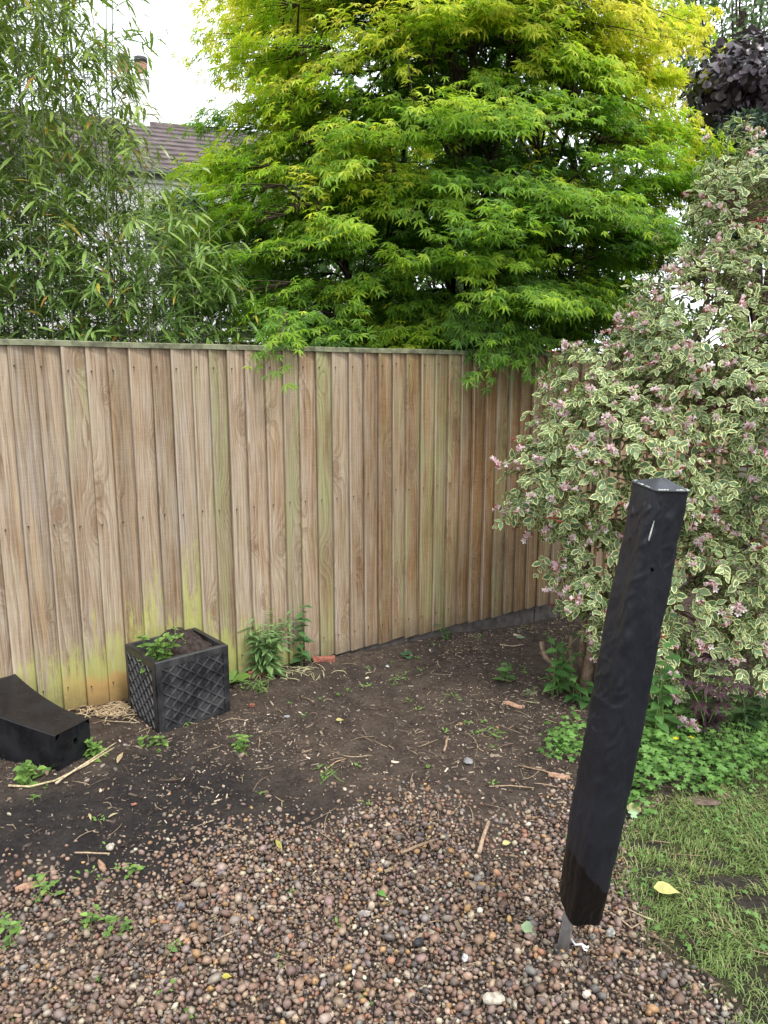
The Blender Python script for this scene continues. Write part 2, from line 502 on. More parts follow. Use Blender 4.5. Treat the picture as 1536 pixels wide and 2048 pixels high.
def mat_ground():
    m, nt, b, out = newmat('garden_soil')
    tc = nd(nt, 'ShaderNodeTexCoord')
    P = tc.outputs['Object']
    dark = nd(nt, 'ShaderNodeAttribute', attribute_name='dark').outputs['Fac']
    lawn = nd(nt, 'ShaderNodeAttribute', attribute_name='lawn').outputs['Fac']
    n1, n2, n3 = noise(nt, P, 9, 6, .65), noise(nt, P, 60, 5, .7), noise(nt, P, 260, 3, .7)
    br = mixc(nt, maprange(nt, n1, .3, .7), (.070, .055, .045), (.145, .115, .092))
    dk = mixc(nt, maprange(nt, n1, .3, .7), (.028, .025, .025), (.056, .049, .046))
    c = mixc(nt, dark, br, dk)
    lw = mixc(nt, maprange(nt, n1, .35, .65), (.05, .045, .032), (.075, .075, .034))
    c = mixc(nt, lawn, c, lw)
    n0 = noise(nt, P, 2.3, 4, .6)
    c = mixc(nt, maprange(nt, n0, .35, .65, 0., .5), c, mixc(nt, 1., c, (1.45, 1.38, 1.3), 'MULTIPLY'))
    c = mixc(nt, maprange(nt, n2, .3, .75, 0., .75), mixc(nt, 1., c, (.45, .43, .42), 'MULTIPLY'), c)
    sp = maprange(nt, n3, .66, .78)
    c = mixc(nt, math_n(nt, 'MULTIPLY', sp, .55), c, (.26, .21, .15))
    lk(nt, c, b.inputs['Base Color'])
    b.inputs['Roughness'].default_value = .92
    b.inputs['Specular IOR Level'].default_value = .2
    h = math_n(nt, 'ADD', math_n(nt, 'MULTIPLY', n2, 1.), math_n(nt, 'MULTIPLY', n3, .5))
    bump(nt, h, .9, .02, b)
    return m
M_ground = mat_ground()

# ------------------------------------------------------------------ ground
def in_poly(x, y, poly):
    """signed distance to polygon (positive inside)"""
    x, y = np.asarray(x, float), np.asarray(y, float)
    P = np.asarray(poly)[:, :2]
    inside = np.zeros(x.shape, bool)
    dm = np.full(x.shape, 1e9)
    for i in range(len(P)):
        a, c = P[i], P[(i + 1) % len(P)]
        cond = (a[1] > y) != (c[1] > y)
        xx = (c[0] - a[0]) * (y - a[1]) / (c[1] - a[1] + 1e-12) + a[0]
        inside ^= cond & (x < xx)
        e = c - a
        t = np.clip(((x - a[0]) * e[0] + (y - a[1]) * e[1]) / (e @ e + 1e-12), 0, 1)
        dm = np.minimum(dm, np.hypot(x - a[0] - t * e[0], y - a[1] - t * e[1]))
    return np.where(inside, dm, -dm)
GR = [ground_at(*p) for p in [(-250, 1800), (0, 1790), (130, 1850), (330, 1780), (430, 1715), (560, 1705), (640, 1735), (740, 1655), (850, 1640), (930, 1700), (1010, 1735), (1090, 1650), (1160, 1640), (1240, 1775), (1300, 1880), (1390, 1960), (1480, 2060)]]
GRAVEL = np.array([g[:2] for g in GR] + [[1.05, 1.2], [.9, .6], [-1.6, .6], [-1.9, 1.9]])
LW = [ground_at(*p) for p in [(1480, 2060), (1390, 1960), (1300, 1880), (1240, 1775), (1235, 1700), (1255, 1645), (1310, 1600), (1400, 1545), (1536, 1500)]]
LAWN = np.array([[.9, .6], [1.05, 1.2]] + [g[:2] for g in LW] + [[2.6, 3.2], [3.6, 3.3], [3.6, .6]])
MUD = [(1455, 1765, .13, .04), (1330, 1745, .05, .03), (1390, 1965, .07, .035), (1440, 2020, .06, .04), (1425, 1725, .05, .02), (1290, 1690, .07, .025), (1510, 1810, .1, .03)]
MUDW = [(*ground_at(a, b_)[:2], rx, ry) for a, b_, rx, ry in MUD]
DK = [ground_at(*p) for p in [(-300, 1480), (0, 1580), (150, 1560), (260, 1500), (400, 1490), (520, 1560), (600, 1640), (560, 1720), (430, 1760), (300, 1800), (0, 1840), (-300, 1860)]]
DARK = np.array([g[:2] for g in DK])
def hz(x, y):
    x, y = np.asarray(x, float), np.asarray(y, float)
    z = -.05 * sstep(-.3, 1.1, x) * sstep(3.5, 4.7, y)
    z = z + .03 * (fbm(x * 2.2, y * 2.2, 4) - .5) * sstep(.9, 1.6, y)
    z = z + .022 * (fbm(x * 11, y * 11, 4) - .5)
    return z
def mud_at(x, y):
    m = np.zeros(np.shape(x))
    for a, c, rx, ry in MUDW:
        q = ((x - a) / rx) ** 2 + ((y - c) / ry) ** 2
        m = np.maximum(m, 1 - sstep(.55, 1.35, q + .9 * (fbm(x * 22, y * 22, 3) - .5)))
    return m
def axis(lo, f0, f1, hi, st):
    fine = np.arange(f0, f1 + 1e-6, st)
    g = np.geomspace(st, 6, 16).cumsum()
    a, c = f0 - g, f1 + g
    a, c = a[a > lo], c[c < hi]
    return np.concatenate([[lo], a[::-1], fine, c, [hi]])
gx, gy = axis(-120, -2.1, 2.4, 120, .022), axis(-40, 1.3, 5.2, 220, .022)
X, Y = np.meshgrid(gx, gy, indexing='ij')
near = sstep(-6, -3, X) * (1 - sstep(4, 7, X)) * (1 - sstep(7, 12, Y))
Z = hz(X, Y) * near - .05 * (1 - near)
nxg, nyg = X.shape
I = np.arange(nxg * nyg).reshape(nxg, nyg)
Q = np.stack([I[:-1, :-1], I[1:, :-1], I[1:, 1:], I[:-1, 1:]], -1).reshape(-1, 4)
dk_m = sstep(-.2, .2, in_poly(X, Y, DARK) + .5 * (fbm(X * 4, Y * 4, 5) - .5))
lw_m = sstep(-.05, .08, in_poly(X, Y, LAWN) + .12 * (fbm(X * 8, Y * 8, 3) - .5))
lw_m = np.maximum(lw_m, sstep(5.0, 8, np.hypot(X, Y - 2))) * (1 - .9 * mud_at(X, Y))
dk_m = np.maximum(dk_m, .8 * mud_at(X, Y))
go = link('ground', mesh_np('ground', np.stack([X, Y, Z], -1).reshape(-1, 3), [Q], {'dark': dk_m.ravel(), 'lawn': lw_m.ravel()}), M_ground)
tag(go, 'dark bare garden soil running up to the fence', kind='structure')

# ------------------------------------------------------------------ fence of overlapping boards
XS = [15, 69, 121, 169, 212, 254, 299, 338, 379, 414, 449, 486, 525, 560, 593, 627, 659, 693, 723, 752, 781, 808, 838, 867, 893, 920, 943, 969, 992, 1018, 1040, 1065, 1089, 1116, 1140, 1161, 1186]
FTOP = 1.752
fence = thing('board_fence', 'tall timber fence of overlapping vertical boards with green algae stains', 'fence', (FX0, FY0, 0), FANG)
def fence_s(px):                      # distance along the fence seen at this pixel column at its top
    d = ray(px, 705)
    # (FX0,FY0)+s*FD = t*(d0,d1)
    A = np.array([[d[0], -FD[0]], [d[1], -FD[1]]])
    return np.linalg.solve(A, np.array([FX0, FY0]))[1]
S = [fence_s(x) for x in XS]
S = [S[0] - FW * k for k in range(9, 0, -1)] + S
while S[-1] < 5.1: S.append(S[-1] + FW * .98)
first = 9
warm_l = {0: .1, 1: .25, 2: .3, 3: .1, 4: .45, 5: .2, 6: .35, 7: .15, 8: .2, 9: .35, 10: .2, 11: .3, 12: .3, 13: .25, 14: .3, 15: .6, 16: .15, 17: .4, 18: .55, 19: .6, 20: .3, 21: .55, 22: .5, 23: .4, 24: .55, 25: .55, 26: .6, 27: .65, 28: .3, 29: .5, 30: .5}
green_l = {2: .35, 8: .5, 9: .75, 13: .7, 14: .3, 15: .95, 16: .35, 17: .2, 19: .55, 20: .6, 21: .65, 22: .8, 23: .85, 24: .6, 25: .5, 26: .45, 28: .75, 29: .4, 30: .45, 31: .4, 32: .5, 33: .4}
algae_l = {-2: .3, -1: .35, 0: .30, 1: .35, 2: .45, 3: .45, 4: .52, 5: .75, 6: .45, 7: .9, 8: .45, 9: .35, 10: .3, 11: .3, 12: .15, 13: .12}
alpha_l = {1: .5, 2: 1, 3: 1, 4: .9}
board_low = {}
nails = MB()
for k in range(len(S) - 1):
    i = k - first
    s0 = S[k]
    wd = (S[k + 1] - s0) + .024
    zb = .0 + .06 * sstep(.6, 3.4, s0) + R(-.006, .006)
    if i in (2, 3, 4): zb -= .012
    ns = 7
    V = []
    bow = np.cumsum(R(-.0012, .0012, ns)); e1 = np.cumsum(R(-.0009, .0009, ns)); e2 = np.cumsum(R(-.0009, .0009, ns))
    fl = R(-.003, .004)
    for j in range(ns):
        z = (FTOP - zb) * j / (ns - 1)
        by = bow[j]
        x0, x1 = e1[j], wd + e2[j]
        prof = [(x0, -.015), (x0, -.032 + fl), (x0 + .003, -.035 + fl), (x1 - .003, -.0085), (x1, -.006), (x1, .0)]
        V += [[x, y + by, z] for x, y in prof]
    n = 6
    Fq = [[j * n + a, j * n + (a + 1) % n, (j + 1) * n + (a + 1) % n, (j + 1) * n + a] for j in range(ns - 1) for a in range(n)]
    cap = [np.arange(n)[::-1][None], (np.arange(n) + (ns - 1) * n)[None]]
    me = mesh_np('board', V, [np.array(Fq)] + cap, smooth=False)
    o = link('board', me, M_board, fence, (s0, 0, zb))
    o.color = (warm_l.get(i, R(.1, .5)) * .75 - .08 + (.50 * sstep(9, 28, i)) + R(-.10, .10), green_l.get(i, R(.0, .3)), algae_l.get(i, 0.02 if i > 0 else .3), alpha_l.get(i, 0.))  # ramp to darker brown on the right paints in shade under the maple
    for zz in (1.66, .93, .12):
        a = np.arange(7) * 2 * pi / 7
        xo = .022 + R(-.003, .003)
        yy = -.0335 + .0165 * (xo / wd) + fl * (1 - xo / wd) + bow[min(ns - 1, int(zz / FTOP * ns))]
        P7 = np.stack([s0 + xo + .0032 * np.cos(a), np.full(7, yy - .0035), zb + zz + .0032 * np.sin(a)], 1)
        Pb = P7 + [0, .006, 0]
        q = [[j, (j + 1) % 7, 7 + (j + 1) % 7, 7 + j] for j in range(7)]
        nails.add(np.concatenate([P7, Pb]), [np.arange(7)[None], np.array(q)])
M_nail = plain('rusty_nail', (.04, .03, .027), .6, .4, .4, 90, metal=.5)
tag(nails.build('nails', M_nail, fence), kind='stuff')
M_cap = plain('green_capping', (.15, .155, .095), .85, .2, .45, 18, .4)
smin, smax = S[0], S[-1]
cp = MB()
for a, c in ((smin, 1.02), (1.022, 3.12), (3.122, smax)):
    cp = MB()
    nseg = 14
    V = []
    for j in range(nseg + 1):
        s_ = a + (c - a) * j / nseg
        dz = R(-.0012, .0012)
        V += [[s_, -.040, FTOP + .001 + dz], [s_, -.040, FTOP + .023 + dz], [s_, -.034, FTOP + .027 + dz], [s_, .028, FTOP + .027 + dz], [s_, .028, FTOP + .001 + dz]]
    Fq = [[j * 5 + k, (j + 1) * 5 + k, (j + 1) * 5 + (k + 1) % 5, j * 5 + (k + 1) % 5] for j in range(nseg) for k in range(5)]
    cp.add(V, [np.array(Fq), np.arange(5)[None], (np.arange(5)[::-1] + nseg * 5)[None]])
    cp.build('capping_rail', M_cap, fence)
M_conc = plain('damp_concrete', (.085, .075, .068), .9, .2, .35, 14, .5)
for a, c in ((smin, 1.05), (1.06, 3.1), (3.11, smax)):
    g = MB()
    g.box(((a + c) / 2, .012, -.05), (c - a, .034, .24))
    g.build('gravel_board', M_conc, fence)
M_rail = plain('rail_wood', (.26, .17, .10), .85, .2, .3, 20, .3)
for zc in (.35, .95, 1.6):
    r_ = MB().box(((smin + smax) / 2, .032, zc), (smax - smin, .05, .08))
    r_.build('rail', M_rail, fence)
for sp in (-.7, 1.05, 3.11, 5.0):
    if sp < smax:
        MB().box((sp, .105, .86), (.09, .09, 1.8)).build('post', M_rail, fence)

# ------------------------------------------------------------------ neighbour's house
M_render = plain('white_render', (.74, .73, .71), .9, .2, .06, 3, .2)
M_tile = plain('brown_roof_tile', (.098, .076, .074), .8, .25, .35, 6, .3)
M_pot = plain('terracotta', (.24, .125, .09), .8, .2, .3, 8)
M_dark = plain('dark_gutter', (.03, .03, .033), .5, .4, .3, 8)
M_glass = plain('window_glass', (.03, .035, .04), .08, .6, .2, 2)
hp = depth_at(300, 347, 11.0)                      # eave seen here
house = thing('neighbour_house', 'white rendered house with brown tiled roof and chimney beyond the bamboo', 'house', (hp[0], hp[1], 0), math.radians(17))
EZ = hp[2]
def hb(name, m, c, d, parent=house, smooth=False):
    return MB().box(c, d).build(name, m, parent)
wl = hb('wall', M_render, (-1.2, 2.6, EZ / 2 - .05), (9.4, 5.0, EZ - .1))
hb('fascia', M_render, (-1.2, .06, EZ - .03), (9.7, .04, .16))
gt = MB(); gt.tube([[-6.1, -.05, EZ + .0], [3.7, -.05, EZ + .0]], .055, 8); gt.build('gutter', M_dark, house, True)
NC, RUN, RISE = 10, 2.3, 1.28
roof = MB().add([[-6.0, 0.0, EZ + .02], [3.6, 0.0, EZ + .02], [3.6, RUN, EZ + RISE], [-6.0, RUN, EZ + RISE], [3.6, 2 * RUN, EZ], [-6.0, 2 * RUN, EZ]], [np.array([[0, 1, 2, 3], [3, 2, 4, 5]]), np.array([[1, 4, 2], [0, 3, 5]])]).build('roof', M_tile, house)
for k in range(NC):
    t0, t1 = k / NC, (k + 1.12) / NC
    V = []
    nx_ = 32
    for j in range(nx_ + 1):
        x = -6.05 + 9.7 * j / nx_
        dz = R(-.006, .006)
        for (t, up) in ((t0, .030), (t0, .065), (t1, .035)):
            V.append([x, RUN * t - .03, EZ + .02 + RISE * min(t, 1.05) + up + dz])
    Fq = [[j * 3 + a, (j + 1) * 3 + a, (j + 1) * 3 + a + 1, j * 3 + a + 1] for j in range(nx_) for a in range(2)]
    link('tile_course', mesh_np('tile_course', V, [np.array(Fq)], smooth=False), M_tile, roof)
rt = MB(); rt.tube([[-6.05, RUN, EZ + RISE + .02], [3.65, RUN, EZ + RISE + .02]], .10, 8); rt.build('ridge_tile', M_tile, roof, True)
CX = -.18
ch = MB(); ch.box((CX, RUN, EZ + RISE + .18), (.46, .50, 1.0)); ch.box((CX, RUN, EZ + RISE + .70), (.52, .56, .07))
ch = ch.build('chimney', M_render, house)
lead = MB().box((CX, RUN - .30, EZ + RISE - .32), (.6, .12, .10)).build('flashing', plain('lead', (.35, .35, .36), .6), ch)
for dx in (-.14, .14):
    p = MB(); zz = EZ + RISE + .74
    p.tube([[CX + dx, RUN, zz], [CX + dx, RUN, zz + .08], [CX + dx, RUN, zz + .28]], [.12, .105, .095], 12)
    p = p.build('chimney_pot', M_pot, ch, True)
    q = MB(); q.tube([[CX + dx, RUN, zz + .27], [CX + dx, RUN, zz + .34]], [.108, .108], 12); q.build('pot_rim', M_dark, p, True)
w_ = hb('window', M_render, (-2.6, .09, 2.9), (1.3, .06, 1.2)); hb('pane', M_glass, (-2.6, .055, 2.9), (1.14, .02, 1.04), w_)

# timber fence further back, pale top rail
P0 = depth_at(330, 668, 5.6)
bf = thing('back_fence', 'low timber fence with pale top rail seen through bamboo behind', 'fence', (P0[0], P0[1], 0), math.radians(6))
top = P0[2]
M_back = plain('back_board', (.36, .25, .15), .85, .2, .3, 10, .3)
for k in range(9):
    MB().box((-.75 + k * .17, .02, top / 2 - .03), (.16, .018 + .006 * (k % 2), top - .05)).build('board', M_back, bf)
MB().box((-.05, 0, top), (1.6, .1, .045)).build('top_rail', plain('pale_rail', (.5, .48, .44), .8, .2, .2, 10), bf)
MB().box((-.05, -.012, top - .25), (1.6, .03, .09)).build('rail', M_back, bf)

# ------------------------------------------------------------------ helpers for plants
def bez(a, b, c, n=7):
    t = np.linspace(0, 1, n)[:, None]
    return (1 - t) ** 2 * np.asarray(a, float) + 2 * t * (1 - t) * np.asarray(b, float) + t * t * np.asarray(c, float)
def lerp(a, b, t):
    t = np.asarray(t)[..., None]
    return np.asarray(a) * (1 - t) + np.asarray(b) * t
def blob_leaves(n, lobes, shell=.45):
    """points in ellipsoid lobes (c, r) near the skin, with outward normals"""
    w = np.array([np.prod(l[1]) ** (2 / 3) for l in lobes])
    k = rng.choice(len(lobes), n, p=w / w.sum())
    d = randdir(n)
    rr = 1 - shell * rng.random(n) ** 1.6
    c = np.array([l[0] for l in lobes])[k]
    r = np.array([l[1] for l in lobes])[k]
    lump = .82 + .36 * fbm(d[:, 0] * 2.5 + k * 7, d[:, 2] * 2.5 + d[:, 1] * 1.7, 3)
    return c + d * r * (rr * lump)[:, None], norm(d / r)

# ------------------------------------------------------------------ far trees, hedge and shrubs
def tree(name, label, cat, base, height, lobes, n, tpl, size, c0, c1, mat, trunk_r=.06, group=None, bark=M_bark, vary=.35):
    t = thing(name, label, cat, base, 0, group)
    b0 = np.array(base, float)
    tr = MB()
    topc = np.mean([l[0] for l in lobes], 0) - b0
    tr.tube(bez([0, 0, -.1], [topc[0] * .2, topc[1] * .2, height * .5], topc, 7), np.linspace(trunk_r, trunk_r * .35, 7), 7)
    for l in lobes:
        for q in range(4):
            e = np.array(l[0]) - b0 + randdir(1)[0] * np.array(l[1]) * .75
            s_ = topc * R(.35, .8)
            tr.tube(bez(s_, (s_ + e) / 2 + [0, 0, .1], e, 5), np.linspace(trunk_r * .35, trunk_r * .08, 5), 5)
    tr.build('trunk', bark, t, True)
    pos, nr = blob_leaves(n, lobes, .6)
    f = norm(nr * .5 + randdir(n) * .8 + [0, 0, -.35])
    up = norm(nr * .8 + randdir(n) * .5 + [0, 0, .6])
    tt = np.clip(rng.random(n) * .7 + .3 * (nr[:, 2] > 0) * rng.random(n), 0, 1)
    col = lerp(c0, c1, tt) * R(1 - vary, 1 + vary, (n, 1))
    foliage('crown', mat, t, tpl, pos - b0, f, up, size * R(.7, 1.25, n), col)
    return t
def D(px, py, Y): return depth_at(px, py, Y)
tree('birch_tree', 'tall pale green feathery tree far beyond the purple tree', 'tree', (6.2, 13, 0), 7.5,
     [(D(1480, 40, 13), (1.3, 1.2, 1.1)), (D(1400, -120, 13), (1.1, 1.1, 1.0)), (D(1580, 80, 13), (1.2, 1.1, 1.4)), (D(1380, 60, 13), (.6, .7, .7)), (D(1470, 190, 13), (1.2, 1, .9)), (D(1600, -150, 13), (1.3, 1.1, 1.2))],
     11000, FARLEAF, .095, (.13, .21, .09), (.24, .34, .14), M_leaf, .11)
tree('purple_tree', 'dark purple round-leaved tree standing above the flowering shrub', 'tree', (3.35, 6.4, 0), 4.0,
     [(D(1500, 170, 6.4), (.52, .5, .34)), (D(1600, 260, 6.4), (.6, .5, .5)), (D(1455, 165, 6.5), (.25, .3, .18)), (D(1540, 330, 6.4), (.4, .4, .4)), (D(1420, 330, 6.6), (.25, .3, .3))],
     5200, ROUND, .060, (.040, .026, .038), (.12, .095, .115), M_purple, .05)
tree('conifer_shrub', 'small dark blue-green conifer between purple tree and flowering shrub', 'conifer', (2.72, 5.6, 0), 3.2,
     [(D(1500, 260, 5.6), (.22, .2, .12)), (D(1480, 420, 5.6), (.4, .35, .4)), (D(1530, 320, 5.6), (.3, .3, .3))],
     4000, FARLEAF, .055, (.03, .06, .04), (.08, .13, .09), M_leaf, .04)
tree('ivy_climber', 'dark glossy ivy growing up against the white house wall', 'ivy', (-2.6, 8.4, 0), 3.0,
     [(D(385, 425, 8.4), (.28, .2, .22)), (D(345, 460, 8.4), (.3, .2, .35)), (D(400, 530, 8.4), (.4, .2, .5))],
     2600, ROUND, .07, (.02, .06, .02), (.06, .13, .04), M_leaf, .03)
for k, (px, Yd, c0, c1, lb, w_) in enumerate([
        (560, 15, (.07, .12, .04), (.16, .22, .07), 'mid green garden shrub glimpsed under the left of the maple', 1.3),
        (900, 16, (.12, .19, .06), (.24, .32, .10), 'light green garden shrub glimpsed behind the maple stems', 1.6),
        (1180, 14, (.05, .10, .04), (.12, .19, .06), 'darker garden shrub glimpsed under the right of the maple', 1.5)]):
    b0 = D(px, 740, Yd); b0[2] = 0
    tree('garden_shrub', lb, 'shrub', b0, 1.6, [(b0 + [0, 0, 1.1], (w_, .9, .75)), (b0 + [w_ * .6, .2, .9], (w_ * .7, .8, .7)), (b0 + [-w_ * .7, .1, .8], (w_ * .7, .8, .65))],
         1500, FARLEAF, .16, c0, c1, M_leaf, .05, 'shrubs beyond the maple')

hl = []
for k in range(13):
    c = D(430 + 75 * k, 640, 8.6)
    hl.append((np.array([c[0], 8.6 + R(-.2, .2), 1.15]), (.42, .45, 1.3 + R(-.25, .35))))
tree('laurel_hedge', 'shady green hedge behind the stems of the maple', 'hedge', (.4, 8.6, 0), 1.4, hl, 11000, FARLEAF, .12, (.05, .11, .035), (.15, .25, .08), M_leaf, .06)
tree('background_tree', 'dense green tree standing directly behind the maple', 'tree', (.9, 8.9, 0), 4.5,
     [(D(760, 420, 8.9), (1.1, .7, .9)), (D(1000, 380, 8.9), (1.2, .7, 1.0)), (D(880, 200, 8.9), (1.3, .7, .9)), (D(1180, 500, 8.9), (.9, .6, .8)), (D(600, 520, 8.9), (.8, .6, .7)), (D(1150, 250, 8.9), (1.0, .7, .9)), (D(900, 560, 8.9), (1.2, .6, .6))],
     9000, FARLEAF, .12, (.06, .13, .035), (.17, .29, .07), M_leaf, .09)
# ------------------------------------------------------------------ bamboo
bam = thing('bamboo_clump', 'tall leafy bamboo clump behind the left end of fence', 'bamboo', (-1.8, 4.4, 0))
B0 = np.array([-1.8, 4.4, 0])
bp, bf_, bu, bs, bt = [], [], [], [], []
NCULM = 66
br = MB()
for k in range(NCULM):
    px = -330 + 770 * ((k + R(0, 1)) / NCULM) ** .85
    Yd = R(4.0, 5.2)
    b = D(px, 735, Yd); b[2] = 0
    b[1] = max(b[1], fence_y(b[0]) + .35)
    hmax = np.interp(px, [-330, 120, 190, 240, 300, 360, 410, 440], [4.9, 4.9, 4.2, 3.35, 2.8, 2.65, 2.5, 2.1]) * R(.82, 1.06)
    lean = np.array([R(-.16, .2), R(-.25, .12), 0]) * hmax * .35
    tip = b + lean + [0, 0, hmax]
    pts = bez(b, b + lean * .25 + [0, 0, hmax * .55], tip, 12)
    MB().tube(pts - B0, np.linspace(.0065, .002, 12), 6).build('culm', M_culm, bam, True)
    nn = int(hmax / .105)
    for j in range(nn):
        t = .28 + .72 * (j + R(0, 1)) / nn
        q = int(min(10, t * 11)); node = pts[q] + (pts[q + 1] - pts[q]) * (t * 11 - q)
        for s_ in range(2 if (rng.random() < .5 or t < .62) else 1):
            a = R(0, 2 * pi)
            L = R(.16, .42) * (1.15 - .45 * t)
            d = np.array([cos(a), sin(a), R(.15, .9)])
            e = node + d * L
            if e[2] < 1.9 and e[1] < fence_y(e[0]) + .12: continue
            br.tube(bez(node, node + d * L * .5 + [0, 0, .05], e, 4) - B0, [.0022, .0017, .0013, .0008], 3, cap=False)
            for m_ in range(rng.integers(9, 14)):
                bp.append(node + (e - node) * R(.35, 1.05) + randdir(1)[0] * .015)
                ad = a + R(-1.3, 1.3)
                dn = R(-.85, .5)
                bf_.append([cos(ad), sin(ad), dn])
                bu.append([R(-.4, .4), R(-.7, .1), 1.])
                bs.append(R(.07, .14) * (1.1 - .25 * t))
                bt.append(node[2])
tag(br.build('branchlets', M_culm, bam), kind='stuff')
bp, bf_, bu, bs, bt = map(np.array, (bp, bf_, bu, bs, bt))
n = len(bp)
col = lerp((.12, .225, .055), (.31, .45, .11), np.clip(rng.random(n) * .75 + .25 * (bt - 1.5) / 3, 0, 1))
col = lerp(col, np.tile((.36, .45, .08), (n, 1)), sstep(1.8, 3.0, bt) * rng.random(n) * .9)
yl = rng.random(n)
col[yl < .04] = (.46, .36, .06)
col[yl < .014] = (.50, .27, .06)
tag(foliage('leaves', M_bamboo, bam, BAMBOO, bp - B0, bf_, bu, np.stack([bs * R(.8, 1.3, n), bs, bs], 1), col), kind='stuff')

# ------------------------------------------------------------------ japanese maple
TB = np.array([.36, 5.75, 0.])
maple = thing('japanese_maple', 'large yellow-green palmate-leaved maple rising behind the fence', 'tree', tuple(TB))
stems = []
for (px, py, Yd, r0) in [(925, 390, 5.6, .05), (945, 120, 5.8, .045), (760, 560, 5.5, .038), (640, 380, 5.4, .032), (1080, 330, 5.5, .036), (1180, 120, 5.4, .032), (560, 100, 5.6, .034), (1060, -60, 5.9, .038), (740, -80, 5.9, .04), (480, 470, 5.4, .03), (1270, 400, 5.5, .03), (1230, 200, 5.6, .03), (790, 150, 5.8, .036)]:
    e = D(px, py, Yd)
    b = TB + [R(-.13, .13), R(-.1, .1), -.1]
    mid = TB + (e - TB) * [.38, .4, .5] + [R(-.06, .06), R(-.1, .1), 0]
    pts = bez(b, mid + [0, 0, .1], e, 14)
    pts[3:-1] += rng.normal(0, .012, (10, 3))
    stems.append(pts)
    MB().tube(pts - TB, np.linspace(r0, r0 * .3, 14), 8).build('stem', M_bark, maple, True)
SN = np.concatenate([s_[4:] for s_ in stems])
mp, mf, mu, ms, mc = [], [], [], [], []
twigs = MB()
CC = np.array([.48, 5.75])
def crown_r(a, z):
    base = np.interp(z, [1.5, 1.9, 2.4, 3.0, 3.4, 4.2, 5.0, 5.5], [1.35, 1.75, 1.98, 1.92, 1.70, 1.62, 1.25, .5])
    wx = (1.12 - .04 * float(sstep(2.9, 3.6, z))) if cos(a) > 0 else 1.04
    return base * wx * (.80 + .36 * float(vnoise(a * 1.6 + 3, z * 2.6)))
def bough(tip, a, L, wid, nleaf, yel, droop=.22, twig=True, size=.060, lift=.0):
    """a plate of leaves ending at tip, pointing along azimuth a"""
    d = np.array([cos(a), sin(a), 0]); s_ = np.array([-sin(a), cos(a), 0])
    base = tip - d * L + [0, 0, droop * L * .6]
    if twig:
        k = np.argmin(np.linalg.norm(SN - base - [0, 0, -.25], axis=1))
        twigs.tube(bez(SN[k], (SN[k] + base) / 2 + [0, 0, .12], base, 5) - TB, np.linspace(.012, .006, 5), 5, cap=False)
    nt_ = 9
    for q in range(nt_):
        v = R(-1, 1)
        e = base + d * L * R(.55, 1.08) * (1 - .32 * v * v) + s_ * v * wid
        rr = np.linalg.norm((e - base)[:2]) / L
        e[2] = base[2] - droop * L * rr ** 2 + R(-.05, .07) + lift * rr
        mid = (base + e) / 2 + [0, 0, .03 * L]
        pts = bez(base, mid, e, 6)
        twigs.tube(pts[::5 if q % 2 else 2] - TB, np.linspace(.005, .0014, len(pts[::5 if q % 2 else 2])), 3, cap=False)
        m_ = nleaf // nt_
        t = np.sqrt(rng.random(m_)) * .98 + .05
        ii = np.clip((t * 5).astype(int), 0, 4)
        P = pts[ii] + (pts[ii + 1] - pts[ii]) * (t * 5 - ii)[:, None]
        tw = norm(e - base)
        side = R(-1, 1, m_)
        P = P + s_ * (side * .075)[:, None] + rng.normal(0, .022, (m_, 3)) * [1, 1, .8]
        f = norm(tw[None] * .9 + s_[None] * (side * .8)[:, None] + rng.normal(0, .30, (m_, 3)) + [0, 0, -.36])
        u = norm(np.array([0, 0, 1.])[None] + d[None] * .55 + rng.normal(0, .32, (m_, 3)))
        mp.append(P); mf.append(f); mu.append(u)
        ms.append(size * R(.65, 1.2, m_))
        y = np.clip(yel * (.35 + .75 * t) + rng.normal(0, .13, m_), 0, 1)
        mc.append(y)
zlev = np.arange(1.72, 5.4, .17)
nb = 0
for z in zlev:
    rad = crown_r(0, z)
    cnt = int(11 + rad * 3)
    a0 = R(0, 2 * pi)
    for k in range(cnt):
        a = a0 + 2 * pi * (k + R(-.35, .35)) / cnt
        zz = z + R(-.16, .16)
        r_ = crown_r(a, zz) * R(.82, 1.05)
        facing = -sin(a)                        # 1 towards the camera
        if facing < -.2 and rng.random() < .70: continue
        tip = np.array([CC[0] + r_ * cos(a), CC[1] + r_ * .82 * sin(a), zz])
        fy = fence_y(tip[0])
        if tip[2] < 1.95 and tip[1] < fy + .18:
            tip[1] = fy + .18 + R(0, .1)
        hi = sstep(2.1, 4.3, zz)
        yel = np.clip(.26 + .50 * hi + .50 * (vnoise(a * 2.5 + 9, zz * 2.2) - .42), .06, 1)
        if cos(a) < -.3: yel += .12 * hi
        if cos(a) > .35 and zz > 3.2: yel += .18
        bough(tip, a, R(.55, .85), R(.28, .42), int(R(190, 270)), yel, R(-.05, .6), size=R(.050, .066), lift=R(-.05, .14))
        nb += 1
# inner boughs filling the heart of the crown
for k in range(200):
    a = R(0, 2 * pi); z = 1.75 + 3.2 * rng.random() ** 1.5
    r_ = crown_r(a, z) * R(.30, .72)
    tip = np.array([CC[0] + r_ * cos(a), CC[1] + r_ * .8 * sin(a), z])
    bough(tip, a, R(.4, .6), .35, 110, .1, .2)
